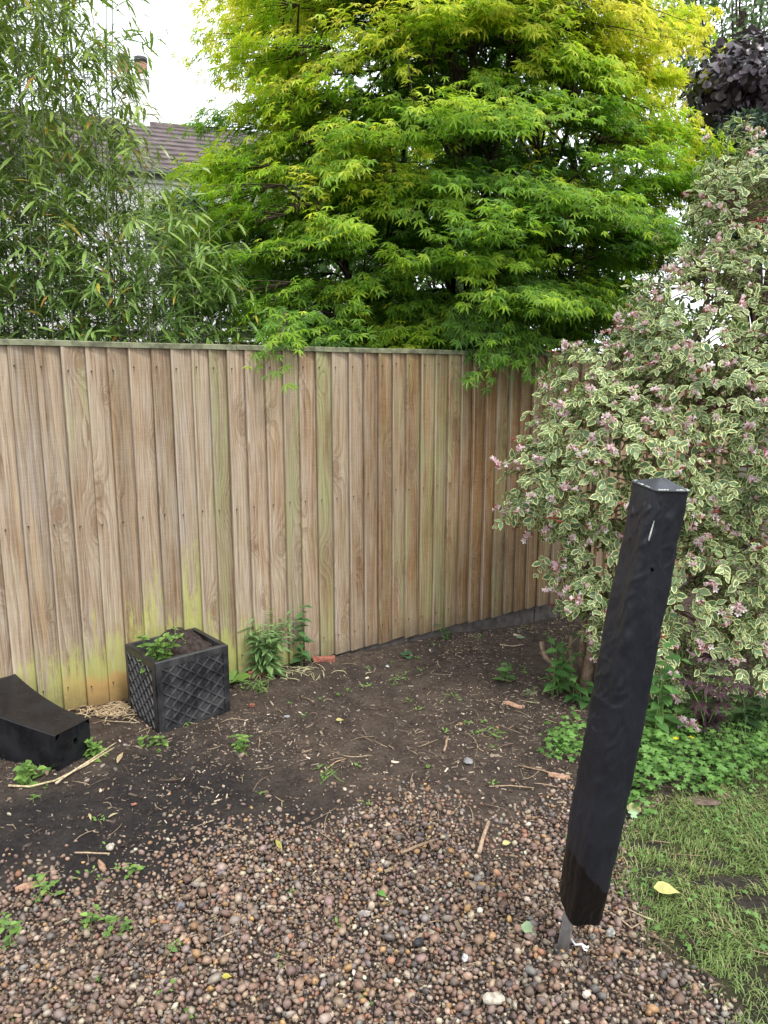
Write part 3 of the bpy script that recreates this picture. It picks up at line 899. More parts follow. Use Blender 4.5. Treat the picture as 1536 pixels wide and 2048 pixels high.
# boughs that hang over the fence top, and sprays reaching sideways
for (px, py, Yo, a, L, w_, nl, yel, dr) in [
        (545, 690, -.26, -1.6, .45, .10, 70, .3, .75), (520, 660, .0, -1.8, .5, .2, 130, .25, .4), (650, 668, .12, -1.5, .5, .25, 120, .18, .3),
        (1000, 695, -.32, -1.4, .48, .13, 130, .2, 1.0), (1085, 710, -.34, -1.2, .48, .12, 130, .22, 1.1), (1045, 690, -.28, -1.3, .45, .18, 140, .16, .95), (965, 705, -.30, -1.5, .46, .12, 110, .14, 1.1), (1125, 705, -.32, -1.0, .46, .1, 90, .2, 1.0),
        (400, 40, 1.2, 3.1, .6, .3, 200, .8, .2), (410, 130, 1.1, 3.2, .6, .28, 200, .75, .2), (425, 215, 1.0, 3.3, .55, .26, 190, .7, .25), (470, 90, .9, 3.5, .6, .3, 200, .75, .2), (500, 200, .8, 3.7, .6, .3, 200, .65, .25), (460, 290, .9, 3.6, .6, .3, 200, .6, .25),
        (335, 350, .9, 3.3, .6, .22, 190, .6, .2), (335, 410, .8, 3.2, .65, .25, 200, .5, .3), (345, 470, .8, 3.2, .65, .25, 210, .42, .3), (350, 540, .7, 3.2, .6, .25, 210, .34, .3), (375, 600, .6, 3.3, .6, .25, 210, .28, .3), (430, 650, .5, 3.6, .6, .25, 190, .24, .3),
        (365, 330, 1.0, 3.5, .55, .2, 170, .65, .1), (420, 420, .6, 3.6, .6, .3, 200, .5, .25), (430, 520, .5, 3.6, .6, .3, 200, .4, .3), (450, 600, .5, 3.7, .6, .3, 200, .3, .3), (480, 350, .7, 3.7, .6, .3, 200, .6, .2),
        (1450, 165, .6, -.15, .6, .13, 130, .9, .12), (1410, 60, .6, .2, .55, .18, 130, .95, .1), (1440, 250, .5, -.2, .6, .2, 150, .85, .1), (1440, 330, .5, -.3, .6, .22, 170, .75, .15), (1400, 400, .3, -.5, .6, .25, 180, .6, .2), (1500, 110, .9, .1, .5, .06, 45, 1., .1),
        (1380, 470, .3, -.5, .6, .28, 190, .5, .25), (1350, 530, .25, -.6, .6, .3, 190, .4, .3), (1310, 590, .25, -.7, .6, .3, 190, .3, .3), (1270, 640, .2, -.8, .55, .3, 190, .22, .3), (1210, 600, .2, -1., .55, .3, 170, .3, .3), (1300, 480, .2, -.8, .55, .3, 180, .5, .3), (1200, 670, .2, -1., .5, .3, 170, .18, .3), (1340, 400, .3, -.6, .55, .26, 170, .66, .2), (1390, 300, .4, -.4, .55, .24, 160, .75, .2), (1330, 660, .5, -.7, .5, .3, 170, .15, .3),
        (1000, 480, .3, -1.4, .55, .34, 180, .38, .3), (1120, 520, .3, -1.2, .55, .34, 190, .35, .3), (930, 450, .35, -1.5, .5, .3, 150, .45, .25), (1060, 440, .3, -1.3, .5, .3, 160, .5, .25), (840, 600, .3, -1.5, .5, .3, 150, .22, .3), (1150, 600, .25, -1.2, .5, .3, 170, .25, .3), (880, 520, .3, -1.5, .6, .36, 190, .3, .3), (720, 560, .3, -1.6, .6, .36, 190, .3, .3), (960, 600, .25, -1.4, .55, .34, 180, .25, .3), (600, 600, .3, -1.7, .55, .34, 180, .28, .3), (1060, 560, .25, -1.4, .55, .34, 180, .3, .3), (560, 480, .35, -1.8, .55, .34, 180, .42, .3),
        (1330, 120, .4, -.6, .6, .3, 170, .85, .15), (1360, 40, .6, -.4, .6, .3, 170, .9, .15), (1340, 210, .4, -.6, .6, .3, 170, .75, .2), (1260, 60, .5, -.8, .6, .3, 170, .8, .15), (760, 270, .3, -1.6, .6, .25, 150, .75, .12), (720, 350, .2, -1.5, .6, .34, 190, .62, .2), (830, 335, .2, -1.4, .5, .2, 130, .62, .15), (940, 390, .2, -1.3, .5, .2, 110, .68, .1), (1110, 370, .2, -1.4, .55, .3, 190, .82, .15), (1240, 390, .2, -1.2, .55, .26, 170, .8, .15), (1160, 440, .1, -1.3, .5, .3, 170, .6, .3)]:
    Yd = fence_y((px - 768) / FPX * 5) + Yo
    for it in range(3): Yd = fence_y(D(px, py, Yd)[0]) + Yo
    bough(D(px, py, Yd), a, L, w_, nl, yel, dr)
# upright yellow shoots
SHOOTS = []
for k in range(55):
    a = R(-pi * .98, -.02); z = R(2.3, 4.6)
    r_ = crown_r(a, z) * R(.75, .98)
    SHOOTS.append(np.array([CC[0] + r_ * cos(a), max(CC[1] + r_ * .82 * sin(a), fence_y(CC[0] + r_ * cos(a)) + .1), z + R(.1, .3)]))
for (px, py, Yo) in [(752, 255, .35), (775, 262, .35), (706, 275, .35), (690, 270, .35), (840, 300, .3), (950, 385, .3), (1240, 335, .25), (1115, 345, .25), (1035, 355, .25), (630, 350, .3), (600, 335, .3)]:
    Yd = 4.9
    for it in range(3): Yd = fence_y(D(px, py, Yd)[0]) + Yo
    SHOOTS.append(D(px, py, Yd))
for tip in SHOOTS:
    b = tip + [R(-.05, .05), .08, -R(.22, .32)]
    pts = bez(b, (b + tip) / 2 + [R(-.02, .02), 0, .02], tip, 5)
    twigs.tube(pts - TB, np.linspace(.004, .0015, 5), 4, cap=False)
    m_ = 16
    t = np.repeat(np.linspace(.1, 1, 8), 2)
    P = b + (tip - b) * t[:, None]
    a = R(0, 2 * pi, m_)
    f = np.stack([np.cos(a), np.sin(a), R(-.2, .5, m_)], 1)
    mp.append(P + f * .02); mf.append(f); mu.append(np.tile([0, -.5, 1.], (m_, 1)) + rng.normal(0, .25, (m_, 3)))
    ms.append(.055 * R(.7, 1.1, m_)); mc.append(np.clip(.65 + .35 * t, 0, 1))
mp, mf, mu = np.concatenate(mp), np.concatenate(mf), np.concatenate(mu)
ms, mc = np.concatenate(ms), np.concatenate(mc)
n = len(mp)
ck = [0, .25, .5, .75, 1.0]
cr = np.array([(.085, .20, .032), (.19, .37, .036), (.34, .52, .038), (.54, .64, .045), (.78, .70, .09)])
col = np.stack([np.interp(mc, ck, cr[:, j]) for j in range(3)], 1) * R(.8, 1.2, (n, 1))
bad = (mp[:, 1] < fence_y(mp[:, 0]) + .05) & (mp[:, 2] < FTOP) & (mp[:, 1] > fence_y(mp[:, 0]) - .05)
keep = ~bad
deep = np.linalg.norm((mp - [CC[0], CC[1], 3.0]) / [1.9, 1.6, 2.2], axis=1) < .72
deep |= mp[:, 1] > CC[1] + .25
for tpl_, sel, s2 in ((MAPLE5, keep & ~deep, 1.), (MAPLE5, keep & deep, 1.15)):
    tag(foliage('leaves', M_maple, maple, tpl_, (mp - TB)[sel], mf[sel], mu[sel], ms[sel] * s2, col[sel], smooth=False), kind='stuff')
twigs.build('twigs', M_bark, maple)
print('maple leaves', n, 'bamboo leaves', len(bp), 'boughs', nb)

# ------------------------------------------------------------------ variegated flowering shrub
WB = ground_at(1168, 1392, -.02)
wei = thing('weigela_shrub', 'large cream-edged variegated shrub covered in pale pink flowers', 'shrub', tuple(WB))
LOB = [(D(1240, 930, 3.55), (.46, .42, .42)), (D(1105, 965, 3.58), (.24, .28, .25)), (D(1200, 770, 3.85), (.30, .30, .24)), (D(1430, 860, 3.65), (.50, .42, .55)), (D(1420, 640, 3.85), (.46, .38, .34)), (D(1330, 690, 3.85), (.28, .3, .22)),
       (D(1490, 470, 4.0), (.34, .32, .40)), (D(1475, 370, 4.1), (.20, .22, .30)), (D(1560, 640, 3.9), (.50, .40, .60)), (D(1410, 1180, 3.45), (.36, .32, .36)), (D(1540, 1130, 3.5), (.42, .36, .46)), (D(1190, 1120, 3.5), (.19, .22, .24)), (D(1185, 1200, 3.42), (.16, .16, .17)), (D(1240, 1260, 3.4), (.15, .16, .14)), (D(1340, 1310, 3.35), (.24, .22, .20)), (D(1470, 1310, 3.35), (.26, .24, .18)), (D(1620, 950, 3.6), (.6, .5, .8))]
wt = MB()
trunk_pts = [bez(WB, WB + [.02, .0, .35], D(1235, 1130, 3.7), 7), bez(WB + [.05, .05, 0], WB + [.2, .1, .6], D(1420, 820, 3.9), 8), bez(WB + [.06, .02, 0], WB + [.3, .1, .3], D(1500, 1050, 3.8), 8), bez(WB + [.08, .1, 0], WB + [.3, .3, .9], D(1470, 430, 4.1), 9), bez(WB + [0, .06, .0], WB + [0, .1, .5], D(1200, 820, 3.85), 7)]
for k, p in enumerate(trunk_pts):
    MB().tube(p - WB, np.linspace([.034, .024, .022, .022, .02][k], .009, len(p)), 8).build('stem', M_bark_pale, wei, True)
cut = bez(WB + [-.10, .02, .03], WB + [-.22, -.02, .18], D(1083, 1283, 3.62), 7); cut[3] += [.02, 0, .01]
MB().tube(cut - WB, np.linspace(.016, .0135, 7), 7).build('cut_stem', M_bark_pale, wei, True)
cut2 = bez(WB + [-.02, .1, .03], WB + [-.06, .1, .16], D(1143, 1272, 3.75), 5)
MB().tube(cut2 - WB, np.linspace(.014, .011, 5), 7).build('cut_stem', M_bark_pale, wei, True)
TN = np.concatenate([p[3:] for p in trunk_pts])
def union_depth(P):
    m = np.full(len(P), 9.)
    for c, r in LOB:
        m = np.minimum(m, np.linalg.norm((P - c) / r, axis=1))
    return m
NT = 3700
pos, nr = blob_leaves(NT * 2, LOB, .30)
keep = union_depth(pos) > .60
pos, nr = pos[keep][:NT], nr[keep][:NT]
pos = np.where((pos[:, 2:] < .06), pos + [0, 0, .12], pos)
# explicit outlying shoots at the left edge
ext = np.array([D(*p) for p in [(1012, 1000, 3.5), (1000, 1040, 3.45), (1015, 920, 3.55), (1045, 870, 3.6), (1080, 1130, 3.45), (1100, 1155, 3.45), (1060, 820, 3.75), (1120, 785, 3.8), (1180, 720, 4.0), (1170, 690, 4.1), (1150, 740, 4.0), (1210, 680, 4.0), (1150, 1210, 3.45), (1320, 470, 4.1), (1310, 470, 4.1), (1390, 340, 4.2), (1450, 250, 4.2), (1480, 235, 4.2), (1420, 290, 4.2), (1340, 560, 4.0), (1260, 620, 3.95)]])
pos = np.concatenate([pos, ext]); nr = np.concatenate([nr, norm(ext - D(1350, 850, 3.9))])
n = len(pos)
lp, lf, lu, ls, lt = [], [], [], [], []
fl_spots = []
for k in range(n):
    o_, nn_ = pos[k], nr[k]
    dirn = norm(nn_ * [1, 1, .55] + randdir(1)[0] * .55 + [0, 0, -.15 if o_[2] < 1.9 else .25])
    L = R(.06, .13)
    b = o_ - dirn * L * .6
    e = o_ + dirn * L * .4 + [0, 0, -.02]
    if rng.random() < .22:
        j = np.argmin(np.linalg.norm(TN - b, axis=1))
        back = (TN[j] - b); dl = np.linalg.norm(back)
        st0 = b + back * min(1., R(.12, .30) / (dl + 1e-6)) + randdir(1)[0] * .03
        wt.tube(bez(st0, (st0 + b) / 2 + [0, 0, .03], b, 4) - WB, np.linspace(.0045, .0022, 4), 4, cap=False)
    wt.tube(np.array([b, (b + e) / 2, e]) - WB, [.0025, .002, .0012], 3, cap=False)
    side = norm(np.cross(dirn, nn_ + [0, 0, .3]))
    np_ = rng.integers(3, 5)
    for q in range(np_):
        t = (q + .5) / np_
        P = b + (e - b) * t
        if q % 2 == 0: s_ = side
        else: s_ = norm(side + np.cross(side, dirn) * R(.3, .9))
        for sg in (-1, 1):
            f = norm(s_ * sg * (1 - .35 * t) + dirn * (.45 + .5 * t) + rng.normal(0, .22, 3) + [0, 0, -.3])
            u = norm(nn_ * .9 + [0, -.35, .6] + rng.normal(0, .25, 3))
            lp.append(P); lf.append(f); lu.append(u)
            ls.append(R(.026, .064) * (1. - .25 * t)); lt.append(t)
    if nn_[1] < .35 and o_[1] < 4.3: fl_spots.append((e, nn_))
lp, lf, lu, ls = map(np.array, (lp, lf, lu, ls))
m_ = len(lp)
col = lerp((.075, .15, .06), (.19, .27, .12), rng.random(m_)) * R(.8, 1.2, (m_, 1))
tag(foliage('leaves', M_varieg, wei, OVATE, lp - WB, lf, lu, np.stack([ls * R(.85, 1.2, m_), ls, ls], 1), col), kind='stuff')
wt.build('twigs', M_bark_pale, wei)
print('weigela leaves', m_)
# flower clusters
def flower_mesh(kind):
    mb = MB()
    nf = rng.integers(6, 11)
    for q in range(nf):
        d = norm(np.array([R(-1, 1), R(-1, .3), R(-.3, 1)])) if True else 0
        spent = rng.random() < (.34 if kind == 0 else .75)
        c0 = np.array([R(-.018, .018), R(-.018, .018), R(-.014, .014)])
        x = norm(np.cross(d, [.3, .2, 1.])); y = np.cross(d, x)
        if spent:
            c = np.array([[.26, .075, .045], [.36, .12, .07], [.30, .06, .07]][rng.integers(3)])
            p = np.array([c0, c0 + d * .012, c0 + d * .026])
            mb.tube(p, [.0016, .0035, .0012], 5, Col=c)
            continue
        L = R(.014, .022); r1 = R(.011, .016)
        pk = rng.random()
        c_in = np.array([.62, .36, .43]); c_out = lerp((.74, .50, .54), (.88, .85, .84), pk)
        NP = 15
        a = np.arange(NP) * 2 * pi / NP
        ring0 = c0 + np.outer(np.cos(a), x) * .0025 + np.outer(np.sin(a), y) * .0025
        ring1 = c0 + d * L * .75 + np.outer(np.cos(a), x) * .0055 + np.outer(np.sin(a), y) * .0055
        rad = np.array([r1, r1 * .93, r1 * .55])[[0, 2, 1]] if False else np.tile([r1 * .95, r1 * .95, r1 * .5], 5)
        dz = np.tile([.004, .004, .001], 5)
        ring2 = c0 + d * L + d * dz[:, None] + (np.cos(a) * rad)[:, None] * x + (np.sin(a) * rad)[:, None] * y
        V = np.concatenate([ring0, ring1, ring2])
        j = np.arange(NP)
        Q1 = np.stack([j, (j + 1) % NP, NP + (j + 1) % NP, NP + j], 1)
        cc = np.concatenate([np.tile(c_in, (NP, 1)), np.tile(lerp(c_in, c_out, .6), (NP, 1)), np.tile(c_out, (NP, 1))])
        mb.add(V, [Q1, Q1 + NP], Col=cc)
    V = np.concatenate(mb.V); F = [np.concatenate(f) for f in mb.F.values()]
    me = mesh_np('flower_cluster', V, F, {'Col': np.concatenate(mb.A['Col'])}, False)
    me.materials.append(M_petal)
    return me
FM = [flower_mesh(0) for _ in range(8)] + [flower_mesh(1) for _ in range(6)]
idx = rng.permutation(len(fl_spots))
extra = MB()
for k in idx[298:640]:
    e, nn_ = fl_spots[k]
    me = FM[rng.integers(14)]
    co = np.zeros(len(me.vertices) * 3); me.vertices.foreach_get('co', co); co = co.reshape(-1, 3)
    cl = np.zeros(len(me.vertices) * 4); me.attributes['Col'].data.foreach_get('color', cl); cl = cl.reshape(-1, 4)
    a = R(0, 6.3); Mz = np.array([[cos(a), -sin(a), 0], [sin(a), cos(a), 0], [0, 0, 1]])
    fs = {}
    for p in me.polygons: fs.setdefault(len(p.vertices), []).append(list(p.vertices))
    extra.add(co @ Mz.T * R(.6, 1.0) + e + nn_ * .012 - WB, [np.array(f) for f in fs.values()], Col=cl[:, :3])
tag(extra.build('small_flowers', M_petal, wei), kind='stuff')
idx = idx[:298]
for q, k in enumerate(idx):
    e, nn_ = fl_spots[k]
    o = link('flower_cluster', FM[rng.integers(14)], None, wei, tuple(e + nn_ * .015 - WB), (R(-.5, .5), R(-.5, .5), R(0, 6.3)))
    s_ = R(.7, 1.3)
    o.scale = (s_, s_, s_)

# ------------------------------------------------------------------ weeds and small plants
def plant(name, label, cat, base, stems, h, tpl, size, c0, c1, pairs=5, spread=.5, mat=None, group=None, lean=(0, 0), bend=.3, leafup=.4, basal=0):
    base = np.array(base, float)
    base[1] = min(base[1], fence_y(base[0]) - .085)
    t = thing(name, label, cat, tuple(base), 0, group)
    sm = MB()
    P_, F_, U_, S_ = [], [], [], []
    for k in range(stems):
        a = R(0, 2 * pi); hh = h * R(.65, 1.05)
        tip = np.array([cos(a) * spread * hh * R(.2, 1) + lean[0] * hh, sin(a) * spread * hh * R(.2, 1) + lean[1] * hh, hh])
        b = np.array([R(-.02, .02), R(-.02, .02), -.01]) * (1 + 2 * spread)
        pts = bez(b, b + [0, 0, hh * .6], tip, 6)
        sm.tube(pts, np.linspace(.0028, .0011, 6) * (.7 + h), 4, cap=False)
        for q in range(pairs):
            tt = .12 + .88 * (q + .6) / pairs
            i = min(4, int(tt * 5)); p = pts[i] + (pts[i + 1] - pts[i]) * (tt * 5 - i)
            a2 = a + q * 1.9 + R(-.4, .4)
            for sg in (0, pi):
                P_.append(p); F_.append([cos(a2 + sg), sin(a2 + sg), leafup * R(.2, 1.2)])
                U_.append([R(-.25, .25), R(-.4, .1), 1]); S_.append(size * R(.6, 1.15) * (1.1 - .5 * tt))
    for q in range(basal):
        a2 = R(0, 2 * pi)
        P_.append([cos(a2) * .01, sin(a2) * .01, .004]); F_.append([cos(a2), sin(a2), R(.1, .7)]); U_.append([0, -.2, 1]); S_.append(size * R(.8, 1.3))
    if stems: sm.build('stem', M_stem, t, True)
    n = len(P_)
    col = lerp(c0, c1, rng.random(n)) * R(.85, 1.15, (n, 1))
    foliage('leaves', mat or M_leaf, t, tpl, np.array(P_), np.array(F_), np.array(U_), np.array(S_), col)
    return t
def g_on(px, py):
    p = ground_at(px, py, 0)
    for _ in range(3): p = ground_at(px, py, float(hz(p[0], p[1])))
    return p
LG0, LG1 = (.10, .20, .045), (.22, .37, .08)
MG0, MG1 = (.06, .12, .045), (.13, .22, .075)
plant('tall_weed', 'bushy grey-green weed with tall flowering spike growing against fence', 'weed', g_on(540, 1330) + [0, -.03, 0], 20, .35, NARROW, .095, (.12, .22, .08), (.26, .40, .15), 8, .68, leafup=.2)
plant('weed_spike', 'single tall leafy spike rising from the bushy weed by the fence', 'weed', g_on(556, 1322), 1, .56, NARROW, .062, LG0, LG1, 16, .08, leafup=.3, lean=(-.08, 0))
plant('upright_weed', 'upright broad-leaved weed just right of the bushy weed at fence', 'weed', g_on(612, 1308) + [0, -.02, 0], 2, .44, BROAD, .075, (.055, .14, .05), (.12, .26, .08), 8, .1, leafup=.05)
plant('dock_plant', 'single round crinkled dock leaf beside the black planter', 'weed', g_on(468, 1352), 0, .1, ROUND, .11, LG0, LG1, 0, basal=3)
plant('nettle_patch', 'low tangle of cut green weeds right of the black planter', 'weed', g_on(510, 1375), 8, .08, NARROW, .06, MG0, LG1, 4, 1.6, leafup=.1)
plant('young_weed', 'small lush weed in front of the flared black pot', 'weed', g_on(62, 1562), 6, .10, BROAD, .06, LG0, LG1, 3, .8)
plant('young_weed', 'bright green weed clump at the corner of the flared black pot', 'weed', g_on(196, 1512), 8, .08, BROAD, .045, LG0, LG1, 4, .9)
plant('young_weed', 'bright low weed at the front corner of the lattice planter', 'weed', g_on(312, 1488), 4, .05, BROAD, .05, LG0, LG1, 3, 1.2)
plant('young_weed', 'small weed on bare soil front right of the lattice planter', 'weed', g_on(490, 1492), 7, .07, BROAD, .045, LG0, LG1, 3, 1.)
plant('lobed_seedling', 'blue-green lobed seedling standing alone on soil near the fence', 'weed', g_on(820, 1312), 2, .05, LOBED, .05, (.07, .17, .08), (.14, .27, .13), 3, 1.2)
plant('broadleaf_seedling', 'dark green broad-leaved seedling on soil left of flowering shrub', 'weed', g_on(1022, 1362), 2, .10, BROAD, .085, (.05, .13, .035), (.11, .22, .06), 3, .5)
plant('fence_foot_weed', 'leafy weed growing at the foot of the concrete gravel board', 'weed', g_on(888, 1280), 3, .12, BROAD, .05, (.05, .11, .035), (.09, .18, .06), 3, .5)
plant('seedling', 'small wispy weed in the middle of the bare soil', 'weed', g_on(662, 1552), 5, .05, NARROW, .035, LG0, LG1, 3, 1.5)
plant('seedling', 'weed sprouting between stones at the left gravel edge', 'weed', g_on(100, 1785), 5, .06, BROAD, .04, LG0, LG1, 3, 1.2)
plant('seedling', 'upright sprig growing from gravel, left one of a pair', 'weed', g_on(192, 1862), 3, .07, BROAD, .035, LG0, LG1, 3, .6)
plant('seedling', 'upright sprig growing from gravel, right one of a pair', 'weed', g_on(244, 1865), 4, .06, BROAD, .035, LG0, LG1, 3, .6)
plant('seedling', 'weed tuft growing in gravel at the left frame edge', 'weed', g_on(14, 1870), 4, .07, BROAD, .04, LG0, LG1, 3, .7)
plant('seedling', 'tiny sprig among the gravel right of the sprig pair', 'weed', g_on(336, 1905), 3, .035, BROAD, .03, LG0, LG1, 2, 1.2)
plant('seedling', 'small weed on dark soil below the flared black pot', 'weed', g_on(68, 1600), 2, .04, BROAD, .035, LG0, LG1, 2, .8)
plant('seedling', 'small sprig near the sticks on the dark soil edge', 'weed', g_on(268, 1752), 2, .05, BROAD, .035, LG0, LG1, 3, .6)
plant('seedling', 'flat pale weed left of the seedling by the cover', 'weed', g_on(990, 1470), 6, .04, NARROW, .05, LG0, LG1, 3, 2.0)
plant('seedling', 'weed with yellow stems on soil below the flowering shrub', 'weed', g_on(1070, 1400), 4, .05, OVATE, .035, (.12, .2, .08), (.3, .38, .2), 3, 1.8)
plant('seedling', 'little weed beside the grey rock on the soil', 'weed', g_on(905, 1400), 4, .045, NARROW, .035, LG0, LG1, 3, 1.4)
plant('seedling', 'pale sprig on the soil below the lobed seedling', 'weed', g_on(800, 1365), 4, .05, NARROW, .04, LG0, LG1, 3, 1.5)
# plain green shoots at the foot of the variegated shrub
GS0, GS1 = (.05, .135, .035), (.12, .25, .065)
plant('green_shoot', 'plain green leafy shoot beside the cut stem of shrub', 'shrub', g_on(1120, 1400) + [.0, .05, 0], 7, .34, BROAD, .09, GS0, GS1, 4, .5, leafup=.1, group=None)
plant('green_shoot', 'plain green leafy shoot between shrub trunk and cut stem', 'shrub', g_on(1165, 1410), 3, .20, BROAD, .10, GS0, GS1, 3, .5, leafup=.1)
plant('green_shoot', 'plain dark green leafy branch right of the black cover', 'shrub', D(1335, 1250, 3.05) * [1, 1, 0] + [0, 0, .0], 4, .56, BROAD, .10, GS0, GS1, 4, .32, leafup=.05)
plant('low_evergreen', 'dark glossy low evergreen under the flowering shrub at right edge', 'shrub', g_on(1505, 1470), 7, .20, BROAD, .10, (.018, .05, .016), (.05, .10, .03), 4, .8)
plant('purple_maple_sprig', 'dark purple lobed-leaf sprig poking out of the flowering shrub', 'shrub', D(1440, 1265, 3.08) * [1, 1, 0], 5, .46, MAPLE, .115, (.03, .014, .022), (.075, .033, .05), 3, .75, mat=M_purple, leafup=.0)

# ------------------------------------------------------------------ lattice planter
M_plastic = None
def mat_plastic(name, base, dust, rough=.42, dusty=.5):
    m, nt, b, out = newmat(name)
    tc = nd(nt, 'ShaderNodeTexCoord')
    P = tc.outputs['Object']
    n1 = noise(nt, P, 7, 6, .65)
    n2 = noise(nt, mapping(nt, P, (40, 40, 6)), 1., 4, .7)
    n3 = noise(nt, P, 240, 2)
    f = math_n(nt, 'MULTIPLY', maprange(nt, math_n(nt, 'ADD', n1, math_n(nt, 'MULTIPLY', n2, .5)), .6, .95), dusty)
    c = mixc(nt, f, base, dust)
    c = mixc(nt, maprange(nt, n3, .70, .76, 0., .5), c, (.25, .24, .22))
    lk(nt, c, b.inputs['Base Color'])
    lk(nt, maprange(nt, n1, .3, .7, rough - .1, rough + .22), b.inputs['Roughness'])
    b.inputs['Specular IOR Level'].default_value = .5
    bump(nt, n1, .08, .02, b)
    return m
M_rib = mat_plastic('toplit_rib_plastic', (.020, .021, .024), (.09, .09, .09), .34, .75)  # paler than the panels: top-lit highlights of the ribs put into the colour
M_planter = mat_plastic('planter_plastic', (.009, .0095, .0115), (.055, .054, .054), .38, .7)
pc = np.array([-1.036, 3.126, 0.])
ANG = math.atan2(.244, .281)
SW, SH = .365, .342
pl = thing('lattice_planter', 'square black plastic planter with lattice relief standing by the fence', 'planter', (pc[0], pc[1], float(hz(pc[0], pc[1])) - .004), ANG)
# local: front-right face along +x at y=0, left face along +y at x=0
pb = MB()
t_, SD = .012, .335
lipw = .022
def ringrect(x0, y0, x1, y1, z): return [[x0, y0, z], [x1, y0, z], [x1, y1, z], [x0, y1, z]]
V = ringrect(0, 0, SW, SD, 0) + ringrect(0, 0, SW, SD, SH - .003) + ringrect(.003, .003, SW - .003, SD - .003, SH) + ringrect(lipw, lipw, SW - lipw, SD - lipw, SH) + ringrect(lipw + .002, lipw + .002, SW - lipw - .002, SD - lipw - .002, SH - .16)
F4 = [[k * 4 + j, k * 4 + (j + 1) % 4, (k + 1) * 4 + (j + 1) % 4, (k + 1) * 4 + j] for k in range(4) for j in range(4)] + [[3, 2, 1, 0], [16, 17, 18, 19]]
pb.add(V, [np.array(F4)])
body = pb.build('body', M_planter, pl)
def face_pt(face, u, v, d):
    if face == 0: return [u, -d, v]
    if face == 1: return [-d, u, v]
    if face == 2: return [u, SD + d, v]
    return [SW + d, u, v]
for face, Lf in ((0, SW), (1, SD), (2, SW), (3, SD)):
    fr = MB()
    u0, u1, v0, v1 = .030, Lf - .026, .016, SH - .034
    # raised border
    for (a, c, e, f) in ((0.0005, .0005, u0, SH - .004), (u1, .0005, Lf - .0005, SH - .004), (u0, v1, u1, SH - .004), (u0, .0005, u1, v0)):
        q = [face_pt(face, a, c, .0005), face_pt(face, e, c, .0005), face_pt(face, e, f, .0005), face_pt(face, a, f, .0005)]
        q2 = [face_pt(face, a, c, .0055), face_pt(face, e, c, .0055), face_pt(face, e, f, .0055), face_pt(face, a, f, .0055)]
        fr.add(q + q2, [np.array([[0, 1, 5, 4], [1, 2, 6, 5], [2, 3, 7, 6], [3, 0, 4, 7], [4, 5, 6, 7]])])
    fr.build('panel_border', M_planter, pl)
    wu, wv = u1 - u0, v1 - v0
    # two families of diagonal ribs, clipped to the panel
    for fam in (0, 1):
        for k in range(-5, 6):
            if fam == 0: p0 = np.array([u0, v0 + k * wv / 5.0]); dv = np.array([wu, wv * 1.02])
            else: p0 = np.array([u0, v1 + k * wv / 5.0 - 0.0]); dv = np.array([wu, -wv * .80])
            ts = []
            lo, hi = 0., 1.
            for ax, mn, mx in ((0, u0, u1), (1, v0, v1)):
                a, c = (mn - p0[ax]) / dv[ax], (mx - p0[ax]) / dv[ax]
                lo, hi = max(lo, min(a, c)), min(hi, max(a, c))
            if hi - lo < .06: continue
            A_, B_ = p0 + dv * lo, p0 + dv * hi
            nn2 = np.array([-dv[1], dv[0]]); nn2 = nn2 / np.linalg.norm(nn2)
            hw = .0038
            top_d = .0072 + .0008 * fam
            pts = [(A_ - nn2 * hw, .0005), (A_ + nn2 * hw, .0005), (A_ + nn2 * hw * .45, top_d), (A_ - nn2 * hw * .45, top_d)]
            pts += [(B_ - nn2 * hw, .0005), (B_ + nn2 * hw, .0005), (B_ + nn2 * hw * .45, top_d), (B_ - nn2 * hw * .45, top_d)]
            rb = MB().add([face_pt(face, p[0], p[1], d) for p, d in pts], [np.array([[0, 3, 7, 4], [3, 2, 6, 7], [2, 1, 5, 6], [0, 1, 2, 3], [4, 7, 6, 5]])])
            rb.build('lattice_rib', M_rib, pl)
M_soil = plain('compost', (.038, .028, .025), .95, .15, .55, 45, .9)
ng = 40
uu, vv = np.meshgrid(np.linspace(lipw + .002, SW - lipw - .002, ng), np.linspace(lipw + .002, SD - lipw - .002, ng), indexing='ij')
zz = SH - .085 + .105 * sstep(.07, .20, uu) * sstep(.03, .2, vv + uu * .15) * (1 - .40 * sstep(.24, .36, uu)) + .045 * (fbm(uu * 34, vv * 34, 5) - .5)
zz += .008 * sstep(.14, .28, vv) * sstep(.08, .2, uu)
zz -= .05 * (1 - sstep(.0, .10, vv - .02)) * sstep(.05, .2, uu)
I = np.arange(ng * ng).reshape(ng, ng)
Qs = np.stack([I[:-1, :-1], I[1:, :-1], I[1:, 1:], I[:-1, 1:]], -1).reshape(-1, 4)
link('soil', mesh_np('soil', np.stack([uu, vv, zz], -1).reshape(-1, 3), [Qs]), M_soil, pl)
def on_planter(u, v, z):
    return np.array([pc[0] + cos(ANG) * u - sin(ANG) * v, pc[1] + sin(ANG) * u + cos(ANG) * v, z])
plant('planter_weed', 'bright green weed growing in the left corner of planter', 'weed', on_planter(.075, .13, SH - .09), 14, .19, BROAD, .065, LG0, LG1, 4, .6)
plant('planter_seedling', 'small sprout on the heaped compost in the planter', 'weed', on_planter(.21, .16, SH + .02), 2, .035, BROAD, .03, LG0, LG1, 2, .8)
plant('planter_sprout', 'pale sprout at the back of the compost in planter', 'weed', on_planter(.21, .26, SH + .03), 2, .03, BROAD, .025, LG1, (.3, .4, .12), 2, .8)

